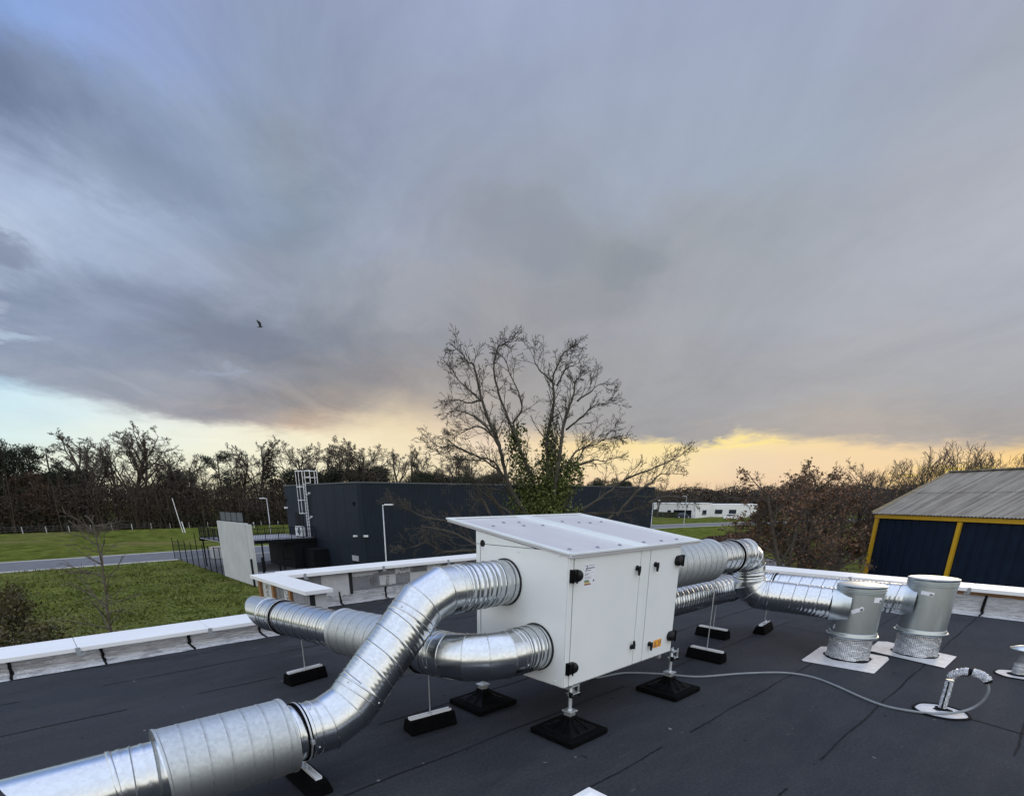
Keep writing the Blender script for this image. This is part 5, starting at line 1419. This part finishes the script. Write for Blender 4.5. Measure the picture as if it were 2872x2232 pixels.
def ever_proto(seed, H, W, material, name='evergreen_tree'):
    rng = np.random.default_rng(seed); t = thing(name, '', 'tree', (0, 0, -500), TREE_GROUP)
    g = Grow(rng, 2, [10, 5], [.42, .5], [.8, .8], [.05, .12, .15], [.02, .06], [1.0, .8], .03, t0=[.2, .2]); g.branch((0, 0, 0), (0, 0, 1), H * .85, H * .02, 0)
    V, F = g.mesh(0, 2); mesh_np('trunk', V, F, M_BARK, t, True)
    blobs = []
    for i in range(26):
        z = H * (.16 + .80 * rng.random()); f = z / H; rr = W * (.25 + .9 * math.sin(math.pi * min(1, .18 + .80 * f)) ** .8) * .55
        a = rng.random() * 6.28; q = rr * rng.random() ** .5; s = W * (.16 + .16 * rng.random())
        blobs.append(((q * math.cos(a), q * math.sin(a), z - s * .4), (s, s, s * .75)))
    C = clump_cloud(rng, blobs, 380, .3); C = C[C[:, 2] < H]
    V, F = leaf_quads(rng, C, .14); mesh_np('crown', V, F, material, t); t['h'] = float(V[:, 2].max()); return t
def spire_proto(seed, H, W):
    rng = np.random.default_rng(seed); t = thing('conifer', '', 'tree', (0, 0, -500), TREE_GROUP)
    mb = MB(); mb.tube([(0, 0, 0), (0, 0, H * .5), (.05, 0, H)], [H * .018, H * .012, .03], 8); 
    z = H * .10; C = []; paths = []
    while z < H * .985:
        f = z / H; L = W * (1 - f) ** .8 * (.75 + .45 * rng.random()) + .25
        for k in range(5):
            a = rng.random() * 6.28; d = A(math.cos(a), math.sin(a), .12); n = int(5 + L * 17)
            q = rng.random(n) ** .6; P = A(0, 0, z) + d * (L * q)[:, None]; P[:, 2] -= .30 * L * q ** 2
            paths.append((np.array([A(0, 0, z), A(0, 0, z) + d * L * .5 - Z * .07 * L, A(0, 0, z) + d * L - Z * .3 * L]), np.array([.05, .03, .015])))
            P += rng.normal(size=(n, 3)) * np.array([.16, .16, .12]) * (.5 + L * .25); P[:, 2] -= np.abs(rng.normal(size=n)) * .14; C.append(P)
        z += .42 + .25 * rng.random()
    v = np.vstack(mb.v); me = mb.build('trunk', M_BARK, t, local=True)
    C = np.vstack(C); V, F = leaf_quads(rng, C, .17, .4); V2, F2 = tubes_np(paths, 3); V, F = join_np([(V, F), (V2, F2)])
    mesh_np('crown', V, F, M_PINE, t); t['h'] = H; return t
def pine_proto(seed, H, W):
    rng = np.random.default_rng(seed); t = thing('pine_tree', '', 'tree', (0, 0, -500), TREE_GROUP)
    g = Grow(rng, 2, [13, 4], [.34, .45], [1.15, .6], [.03, .10, .14], [.03, .05], [1.0, .6], .03, t0=[.35, .3]); g.branch((0, 0, 0), (.03, 0, 1), H * .93, H * .017, 0)
    V, F = g.mesh(0, 2); mesh_np('trunk', V, F, M_BARK, t, True)
    C = []
    for p, r in g.out[2] + [(q[len(q) // 2:], 0) for q, _ in g.out[1]]:
        for x in p[1:]:
            n = 16; C.append(x + rng.normal(size=(n, 3)) * np.array([.5, .5, .22]))
    C = np.vstack(C); V, F = leaf_quads(rng, C, .19, .3); mesh_np('crown', V, F, M_PINE, t); t['h'] = float(V[:, 2].max()); return t

PROTO = {'bare': [bare_proto(11, 20, 1), bare_proto(12, 20, 1), bare_proto(13, 20, 1)], 'round': [bare_proto(14, 16, 1)], 'thin': [bare_proto(15, 17, 1, True)],
         'ev': [ever_proto(21, 14, 7.5, M_EVER), ever_proto(22, 14, 8.5, M_EVER)], 'rust': [ever_proto(23, 12, 7, M_RUST, 'rusty_tree')], 'spire': [spire_proto(24, 17, 3.6)], 'pine': [pine_proto(25, 17, 5), pine_proto(26, 17, 5)]}
WOOD = [
 (1.4,146.0,18.4,'ev','tall dark evergreen at the very left edge, above the rusty tree'),
 (4.6,149.9,17.4,'pine','loose topped dark pine, the left one of two at the left edge'),
 (9.1,151.7,16.8,'pine','ragged dark pine between the left edge pines and the tall bare oaks'),
 (5.1,142.9,11.8,'rust','rust brown tree in front of the left edge pines'),
 (10.9,149.6,13.4,'ev','dark round evergreen just left of the tall bare oaks'),
 (15.3,151.2,21.4,'bare','tall bare oak, leftmost of the high group on the left'),
 (18.7,148.8,19.3,'bare','bare tree in the middle of the high group, lower than its neighbours'),
 (22.7,152.3,22.4,'bare','tallest bare oak of the wood, at the top of the high group'),
 (25.2,146.8,19.8,'bare','bare oak on the right flank of the high group'),
 (28.0,143.3,16.8,'round','bare tree with a round crown right of the high group'),
 (38.2,160.5,17.9,'thin','pale thin bare tree standing alone right of the round crown'),
 (15.6,146.2,16.1,'bare','shorter bare tree in front of the leftmost tall oak'),
 (31.8,146.6,13.7,'ev','dark hump shaped evergreen below the pale thin tree'),
 (40.0,142.5,17.4,'pine','flat topped dark pine above the concrete wall'),
 (45.2,145.1,18.8,'bare','bare tree between the flat topped pine and the tall bare oak'),
 (48.3,142.0,21.2,'bare','tall bare oak just left of the pointed conifer'),
 (50.9,137.9,18.2,'spire','pointed dark conifer left of the dark building'),
 (57.1,147.3,13.7,'bare','small bare tree between the pointed conifer and the caged ladder'),
 (59.1,137.9,20.6,'bare','bare tree straight behind the caged ladder'),
 (63.2,131.6,19.8,'bare','first bare tree right of the caged ladder'),
 (69.0,133.2,20.7,'bare','slender bare tree over the smooth end of the dark building'),
 (71.4,129.7,20.8,'bare','bare tree over the corner of the dark building'),
 (58.2,133.9,14.3,'ev','dark evergreen hump at the foot of the caged ladder top'),
 (65.3,135.0,14.6,'ev','dark evergreen hump right of the caged ladder'),
 (74.0,132.8,15.7,'ev','biggest dark evergreen hump above the dark building'),
 (80.2,126.8,19.3,'bare','bare tree left of the pair beside the ivy tree'),
 (86.4,127.5,20.2,'bare','bare tree seen at the left fringe of the ivy tree'),
 (84.5,123.9,13.6,'ev','dark evergreen hump left of the ivy tree branches'),
 (92.1,125.9,14.1,'ev','dark evergreen hump behind the left branches of the ivy tree'),
 (95.4,118.4,18.2,'bare','bare tree behind the left crown of the ivy tree'),
 (100.6,119.3,18.5,'bare','bare tree behind the ivy tree, closest to its trunk'),
 (107.9,118.1,13.8,'ev','dark evergreen hump right behind the ivy on the left stem'),
 (96.0,115.3,13.1,'ev','low evergreen hump before the bare trees behind the ivy tree'),
 (128.2,103.8,13.4,'spire','small dark conifer right of the ivy trunk above the dark roof'),
 (131.2,100.1,12.0,'ev','dark evergreen right of the small conifer over the dark roof'),
 (139.2,97.6,11.8,'ev','small dark evergreen over the right half of the dark roof'),
 (153.9,93.4,10.1,'thin','small pale bare tree at the right end of the dark building'),
]
def plant_wood():
    used = set(); cnt = {}; r = random.Random(5)
    for x, y, h, kd, lb in WOOD:
        ps = PROTO[kd]; i = cnt.get(kd, 0); cnt[kd] = i + 1; src = ps[i % len(ps)]
        o = src if src.name not in used else copy_tree(src); used.add(src.name)
        sc = h / src['h']; wide = 1.15 + .25 * r.random() if kd in ('bare', 'round', 'thin') else 1.0
        o.location = (x, y, G - .05); o.scale = (sc * wide, sc * wide, sc); o.rotation_euler = (0, 0, r.random() * 6.28); o['label'] = lb
plant_wood()

# the dense understorey of the wood, one mass
def belt_mass(name, pts, wid, h0, h1, n, size, material, seed, stems=0):
    rng = np.random.default_rng(seed); pts = np.array(pts, float); d = np.linalg.norm(np.diff(pts, axis=0), axis=1); cs = np.r_[0, np.cumsum(d)]
    s = rng.random(n) * cs[-1]; j = np.clip(np.searchsorted(cs, s) - 1, 0, len(d) - 1); f = (s - cs[j]) / d[j]
    P = pts[j] + (pts[j + 1] - pts[j]) * f[:, None]; T = (pts[j + 1] - pts[j]) / d[j][:, None]; Nn = np.stack([-T[:, 1], T[:, 0]], 1)
    off = (rng.random(n) - .5) * wid; env = h0 + (h1 - h0) * (.5 + .5 * np.sin(s * .23 + 1.3 * np.sin(s * .071)) * np.cos(s * .11 + off * .4))
    z = env * (1 - (rng.random(n)) ** 1.7) * (1 - .5 * np.abs(off / wid * 2) ** 3)
    C = np.stack([P[:, 0] + Nn[:, 0] * off, P[:, 1] + Nn[:, 1] * off, G + z], 1)
    V, F = leaf_quads(rng, C, size, .2)
    if stems:
        paths = []
        for i in range(stems):
            k = rng.integers(n); b = C[k].copy(); b[2] = G; tip = b + A(rng.normal(0, .8), rng.normal(0, .8), env[k] * (1.0 + .25 * rng.random())); mid = (b + tip) / 2 + rng.normal(0, .25, 3)
            paths.append((np.array([b, mid, tip]), np.array([.09, .06, .02])))
            for q in range(5):
                s0 = b + (tip - b) * (.3 + .65 * rng.random()); e = s0 + A(rng.normal(0, 1.1), rng.normal(0, 1.1), .8 + rng.random() * 1.4); paths.append((np.array([s0, (s0 + e) / 2 + rng.normal(0, .12, 3), e]), np.array([.035, .028, .015])))
        V, F = join_np([(V, F), tubes_np(paths, 3)])
    o = mesh_np(name, V, F, material); kind(o, 'stuff'); return o
belt = [(-14, 148), (5, 148.5), (26, 146.5), (42, 142), (58, 138.5), (76, 130), (96, 119), (112, 111)]
tag(belt_mass('undergrowth', belt, 20, 7.0, 10.8, 240000, .16, M_WOODL, 1, 1500), 'dense brown undergrowth filling the foot of the wood', 'undergrowth')
tag(belt_mass('hedge', [(-14, 142), (20, 142), (40, 136), (60, 131), (80, 122)], 4, 2.0, 3.6, 26000, .22, M_HEDGE, 2), 'low dark green hedge at the foot of the wood', 'hedge')
tag(belt_mass('distant_wood', [(205, 165), (211, 134), (222, 112), (230, 98), (240, 78), (262, 40)], 34, 6.5, 10.5, 110000, .34, M_WOODL, 3, 700), 'far brown wood on the horizon behind the white bungalow', 'wood')
tag(belt_mass('distant_scrub', [(62, 31), (76, 34), (92, 38), (104, 40)], 3, .6, 1.6, 6000, .18, M_RUST, 5), 'low reddish scrub along the ditch right of the unit', 'scrub')

# ------------------------------------------------------------------ big ivy covered tree behind the unit
LIMBS = [
[(-0.15,5.67),(-0.32,6.35),(-0.74,7.3),(-1.1,8.22),(-1.45,9.02),(-1.84,10.24),(-1.75,11.02),(-1.47,11.22),(-1.07,11.41)],
[(-0.71,5.67),(-1.28,6.64),(-1.69,8.0),(-1.89,8.45),(-2.28,9.48),(-2.46,10.34),(-2.75,10.56),(-3.08,10.86),(-3.27,10.74)],
[(-1.25,8.76),(-0.99,9.36),(-1.27,10.18),(-1.51,10.85),(-1.75,11.07)],
[(0.06,5.67),(0.03,6.59),(-0.06,7.75),(-0.04,8.51),(0.15,9.3),(0.06,10.02),(0.26,10.68),(0.53,10.99),(0.84,11.06)],
[(0.13,9.98),(-0.18,10.24),(-0.48,10.66),(-0.55,10.95)],
[(0.23,6.35),(0.43,7.74),(0.54,8.64),(0.87,9.49),(0.94,10.0),(1.07,10.24)],
[(0.2,9.93),(0.46,10.43),(0.87,10.62)],
[(0.54,8.55),(0.95,8.89),(1.36,9.23),(1.81,9.39),(2.04,9.51)],
[(0.88,9.41),(1.33,9.74),(1.73,9.98)],
[(0.59,7.38),(1.0,7.92),(1.7,8.17),(2.15,8.52),(2.28,8.69)],
[(0.41,6.82),(1.02,7.55),(1.24,7.91),(1.85,8.17),(2.59,8.29)],
[(0.59,7.28),(1.5,7.55),(1.98,7.54),(2.5,7.67)],
[(-1.07,6.3),(-1.49,6.93),(-1.89,7.31),(-2.59,7.73),(-3.09,7.97),(-3.54,8.3)],
[(-1.28,6.64),(-1.89,7.54),(-2.44,7.5),(-3.05,7.55),(-3.51,7.61),(-4.01,7.84)],
[(-2.59,7.73),(-3.19,7.97),(-3.8,7.98),(-4.25,8.31)],
[(-1.69,8.0),(-2.18,8.64),(-2.68,8.69),(-3.18,8.48),(-3.48,8.57)],
[(-1.89,8.45),(-2.48,8.96),(-3.02,9.14),(-3.52,9.06)],
[(-2.28,9.48),(-2.67,9.4),(-3.16,9.5),(-3.6,9.46)],
[(-2.32,9.57),(-2.76,9.88),(-3.14,10.14),(-3.35,10.41)],
[(1.11,5.77),(2.06,6.43),(2.75,6.94),(3.66,7.3),(4.2,7.56),(4.61,7.87)],
[(2.35,5.67),(3.08,6.43),(3.52,6.8),(3.88,7.02),(4.54,7.02)],
[(1.11,5.67),(2.35,5.77),(3.12,5.96),(3.49,6.1)],
[(3.49,6.1),(4.0,6.28),(4.63,6.19),(5.02,6.09)],
[(-1.17,5.67),(-1.89,6.16),(-2.3,6.5),(-2.6,6.75),(-3.48,6.7)],
[(-1.48,5.67),(-2.09,6.5),(-1.58,6.45),(-1.18,6.4)],
[(-1.99,5.67),(-2.3,6.16),(-2.72,5.87)],
[(-1.27,4.75),(-2.72,5.27),(-4.38,5.59),(-5.21,5.97),(-5.81,6.18)],
[(-2.52,4.48),(-3.7,4.41),(-4.2,4.71),(-4.9,4.5),(-5.45,4.58)],
[(-1.65,4.25),(-3.05,4.99),(-4.21,5.23),(-4.35,4.98)],
[(0,2.5),(.6,4.2),(1.11,5.67)],[(0,3.2),(1.3,4.9),(2.35,5.67)],[(0,2.8),(-.6,4.3),(-1.17,5.67)],[(0,2.2),(-.5,3.6),(-1.27,4.75)],[(-.2,2.0),(-1.0,3.4),(-1.65,4.25)],[(-1.0,3.4),(-1.9,4.1),(-2.52,4.48)],[(-.4,3.5),(-1.2,4.9),(-1.99,5.67)],
[(0,3.0),(-.3,4.6),(-.71,5.67)],[(0,0),(.03,2.0),(-.15,5.67)],[(0,1.5),(.15,3.8),(.06,5.67)],[(0,2.5),(.2,4.4),(.23,6.35)]]
def ivy_tree():
    bx, by = 14.04, 12.80; e = A(.674, -.739, 0); dep = A(.739, .674, 0)
    t = thing('ivy_tree', 'big bare many stemmed tree with ivy climbing its middle, behind the white unit', 'tree', (bx, by, G))
    rng = np.random.default_rng(42)
    g = Grow(rng, 3, [0, 5, 3], [.2, .48, .55], [.8, .7, .75], [.1, .13, .17, .22], [.03, .05, .03, .02], [.3, .2, .16, .13], .0048, t0=[.2, .25, .1], rr=.5)
    stems = []
    depth_memo = {}
    for li, L in enumerate(LIMBS):
        L = [(a * (.98 if b > 5.67 else 1), b if b < 5.67 else 5.67 + (b - 5.67) * .94) for a, b in L]
        P2 = np.array(L); pts = []
        k0 = (round(L[0][0], 2), round(L[0][1], 2))
        dstart = depth_memo.get(k0, rng.normal(0, .18)); slope = rng.normal(0, .13)
        if li >= 29: dstart, slope = 0, 0
        cm = catmull([(a, 0, b) for a, b in L], 7)
        ll = np.r_[0, np.cumsum(np.linalg.norm(np.diff(cm, axis=0), axis=1))]
        wob = np.cumsum(rng.normal(0, .012, (len(cm), 3)), axis=0)
        for c, s_, w in zip(cm, ll, wob): pts.append(e * (c[0] + w[0]) + dep * (dstart + slope * s_ * .6 + w[1]) + Z * (c[2] + w[2]))
        for a, b in L: depth_memo[(round(a, 2), round(b, 2))] = dstart
        pts = np.array(pts); z0 = L[0][1]
        r0 = .17 if li >= 37 else (.10 if li >= 29 else (.085 if li in (0, 1, 3, 5) else (.06 if z0 < 6.5 else .04)))
        f = np.linspace(0, 1, len(pts)); radii = np.maximum(r0 * .85 * (1 - f) ** .9, .008)
        if li >= 29: radii = r0 * (1 - .45 * f)
        stems.append((pts, radii))
        if li < 29:
            n = int(ll[-1] * 8.6)
            for q in range(n):
                x = (.10 + .90 * (q + rng.random()) / n) * (len(pts) - 1); j = min(int(x), len(pts) - 2); T = norm(pts[j + 1] - pts[j]); side = rng.normal(size=3); side = norm(side - T * (side @ T)); a = .45 + .6 * rng.random()
                g.branch(pts[j] + (pts[j + 1] - pts[j]) * (x - j), T * math.cos(a) + side * math.sin(a) + Z * .1, (.40 + .85 * rng.random()) * (1.0 - .60 * x / len(pts)), max(.0075, radii[j] * .33), 1)
            T = norm(pts[-1] - pts[-3])
            for q in range(2): g.branch(pts[-1], T + rng.normal(0, .4, 3), .18 + .16 * rng.random(), .007, 2)
    V, F = tubes_np(stems, 8); mesh_np('trunk', V, F, M_BARKT, t, True)
    V, F = g.mesh(1, 3); mesh_np('twigs', V, F, M_BARKT, t)
    # ivy sleeve: dense at the foot, thinning along the two main stems
    cores = [((-.15, 5.2), (.0, 3.5), .78, 2300), ((.1, 5.3), (.1, 6.3), .52, 1200), ((-.55, 6.0), (-.90, 7.2), .40, 700), ((-.90, 7.2), (-1.25, 8.3), .26, 260), ((-1.15, 8.1), (-.95, 8.5), .16, 60), ((.1, 6.2), (.10, 7.7), .38, 800), ((.10, 7.6), (.10, 8.55), .24, 190), ((.3, 6.3), (.85, 7.2), .42, 620), ((-.3, 5.6), (-1.0, 6.3), .42, 500), ((.9, 5.3), (1.1, 5.7), .30, 160), ((-.2, 5.4), (.5, 5.4), .62, 900), ((-.1, 5.9), (.0, 6.7), .45, 450)]
    C = []
    for a, b, r, n in cores:
        q = rng.random(n); x = a[0] + (b[0] - a[0]) * q; z = a[1] + (b[1] - a[1]) * q
        off = rng.normal(size=(n, 3)); off /= np.linalg.norm(off, axis=1)[:, None]; off *= (r * 1.28 * (rng.random(n) ** .5) * (1 + .25 * np.sin(z * 9 + x * 5)))[:, None]
        C.append(x[:, None] * e + z[:, None] * Z + off[:, :1] * e + off[:, 1:2] * dep * .9 + off[:, 2:] * Z)
    C = np.vstack(C); C = np.vstack([C + rng.normal(size=C.shape) * .07 for _ in range(3)])
    V, F = leaf_quads(rng, C, .056, 0, .85); mesh_np('ivy', V, F, M_IVY, t)
ivy_tree()

# ------------------------------------------------------------------ brown oaks on the right
def oak(x, y, h, label, seed, leaves=9000, W=1.0, lean=(0, 0)):
    rng = np.random.default_rng(seed); t = thing('brown_oak', label, 'tree', (x, y, G), 'oaks with brown leaves')
    g = Grow(rng, 4, [11, 7, 6, 4], [.66 * W, .52, .5, .5], [1.05, .75, .8, .8], [.06, .14, .18, .2], [.02, .03, .03, .02], [.6, .5, .35, .25], .008, t0=[.18, .18, .12, .1], rr=.52)
    for k in range(2): g.branch((k * .7 - .3, 0, 0), (.05 + k * .12 + lean[0], .05 + lean[1], 1), h * .82, h * .016, 0)
    V, F = g.mesh(0, 1); mesh_np('trunk', V, F, M_BARK, t, True)
    V, F = g.mesh(2, 4); mesh_np('twigs', V, F, M_TWIG, t)
    tips = g.tips([3, 4]); tips = tips[tips[:, 2] > h * .12]; keep = np.sin(tips[:, 0] * 1.7 + seed) + np.sin(tips[:, 2] * 2.1) + np.cos(tips[:, 1] * 1.9) > -1.0
    tips = tips[keep] if keep.sum() > 500 else tips
    C = tips[rng.integers(0, len(tips), leaves)] + rng.normal(size=(leaves, 3)) * .10; C = C[(C[:, 2] < h * 1.02) & (rng.random(leaves) < np.clip(1.25 - (C[:, 2] / h) ** 2 * 1.05, .12, 1))]
    V, F = leaf_quads(rng, C, .078, 0, .9); mesh_np('crown', V, F, M_BROWN, t)
oak(31.6, 10.9, 8.1, 'brown leaved oak nearest to the white bungalow, left of the others', 31, 7500, .85)
oak(34.2, 11.0, 8.4, 'brown leaved oak with the tallest thin top, in the middle of the group', 32, 5500, .72)
oak(42.8, 11.6, 7.9, 'brown leaved oak right beside the yellow corner post of the hangar', 33, 8000, 1.0)
oak(40.5, 13.2, 7.2, 'brown leaved oak farther back, between the middle oak and the hangar', 34, 7000, 1.0)
RB = [(60.3,14.4,8.6,'low bare tree behind the brown oaks, leftmost of the row'),(58.8,12.2,9.4,'bare tree just left of the hangar roof'),(59.1,10.5,10.2,'bare tree above the left end of the hangar ridge'),(57.3,8.8,10.4,'tall bushy bare tree over the hangar roof'),(59.5,7.7,10.5,'bare tree at the highest point over the hangar roof'),(61.7,6.4,9.8,'bare tree over the hangar roof, closest to the right edge'),(68.3,15.4,9.5,'small bare tree far behind the brown oaks')]
def right_trees():
    protos = []
    for sd in (51, 52):
        g = Grow(np.random.default_rng(sd), 3, [9, 8, 6], [.62, .5, .5], [.5, .5, .55], [.06, .12, .16], [.05, .09, .07], [.7, .5, .4], .011, t0=[.10, .2, .1], rr=.5)
        for k in range(3): g.branch((0, 0, 0), (.35 * math.cos(k * 2.1), .35 * math.sin(k * 2.1), 1), 8.6, .10, 0)
        t = thing('bare_tree', '', 'tree', (0, 0, -500), 'bare trees behind the hangar'); V, F = g.mesh(0, 1); mesh_np('trunk', V, F, M_BARK, t, True); V, F = g.mesh(2, 3); mesh_np('crown', V, F, M_TWIG, t); t['h'] = float(V[:, 2].max()); protos.append(t)
    for i, (x, y, h, lb) in enumerate(RB):
        o = protos[i] if i < 2 else copy_tree(protos[i % 2]); s = h / protos[i % 2]['h']; o.location = (x, y, G); o.scale = (s, s, s); o.rotation_euler.z = i * 1.3; o['label'] = lb
right_trees()

# ------------------------------------------------------------------ sapling, bushes, grass tufts near the roof
def sapling():
    g = Grow(np.random.default_rng(61), 2, [26, 5], [.34, .45], [1.15, .7], [.03, .10, .14], [.02, .02], [.4, .3], .008, t0=[.12, .2]); g.branch((0, 0, 0), (.0, .0, 1), 5.45, .055, 0)
    t = thing('bare_sapling', 'thin bare sapling in the grass below the left parapet', 'tree', (2.35, 27.0, G)); V, F = g.mesh(0, 0); mesh_np('trunk', V, F, M_BARKL, t, True); V, F = g.mesh(1, 2); mesh_np('twigs', V, F, M_BARKL, t)
sapling()
def bush(x, y, h, w, label, seed, m=M_BUSH, n=5200):
    rng = np.random.default_rng(seed); t = thing('bush', label, 'bush', (x, y, G), 'bushes in the grass')
    g = Grow(rng, 2, [9, 6], [.6, .5], [.6, .7], [.1, .15, .2], [.03, .04], [.3, .25], .008, t0=[.1, .2])
    for k in range(6): a = k * 1.05; g.branch((.25 * math.cos(a), .25 * math.sin(a), 0), (.5 * math.cos(a), .5 * math.sin(a), 1), h * .85, .035, 0)
    V, F = g.mesh(0, 2); mesh_np('stems', V, F, M_TWIG, t)
    tips = g.tips([1, 2]); C = tips[rng.integers(0, len(tips), n)] + rng.normal(size=(n, 3)) * .16; C[:, :2] *= w / h * 1.15; C = C[C[:, 2] > .05]
    V, F = leaf_quads(rng, C, .075); mesh_np('foliage', V, F, m, t)
bush(-1.5, 29.0, 2.7, 2.6, 'brown green bush at the left edge behind the low parapet', 71)
bush(-.9, 24.5, 1.9, 2.2, 'lower bush at the left edge, hugging the low parapet', 72)
bush(10.8, 115, 2.2, 4.5, 'reddish bush in the field before the left wood', 73, M_WOODL, 2500)
def tufts():
    rng = np.random.default_rng(80); n = 60000
    r = 16 + 50 * rng.random(n) ** 1.25; a = rad(CAMAZ) + (rng.random(n) * 50 - 6) * math.pi / 180
    x, y = r * np.cos(a), r * np.sin(a); keep = ~((x > 12.6) & (y < 66)) & (y < 64.0) & (y > 9) 
    x, y = x[keep], y[keep]; n = len(x)
    cl = (np.sin(x * .9 + 1.7 * np.sin(y * .5)) + np.sin(y * 1.1 + 1.3 * np.sin(x * .7)) + rng.normal(0, .5, n)); h = np.clip(.07 + .045 * cl, .03, .22) * (.7 + .6 * rng.random(n))
    b = np.stack([x, y, np.full(n, G)], 1); d = rng.normal(size=(n, 3)); d[:, 2] = 0; d /= np.linalg.norm(d, axis=1)[:, None]; w = (.03 + .05 * rng.random(n))[:, None]
    lean = rng.normal(0, .06, (n, 3)); lean[:, 2] = 0; top = b + Z * h[:, None] + lean
    V = np.stack([b - d * w, b + d * w, top + d * w * .5, top - d * w * .35], 1).reshape(-1, 3); F = np.arange(4 * n).reshape(n, 4)
    o = mesh_np('grass_tufts', V, F, M_BLADE); kind(o, 'stuff'); tag(o, 'rough green grass tufts on the field left of the roof', 'grass')
tufts()
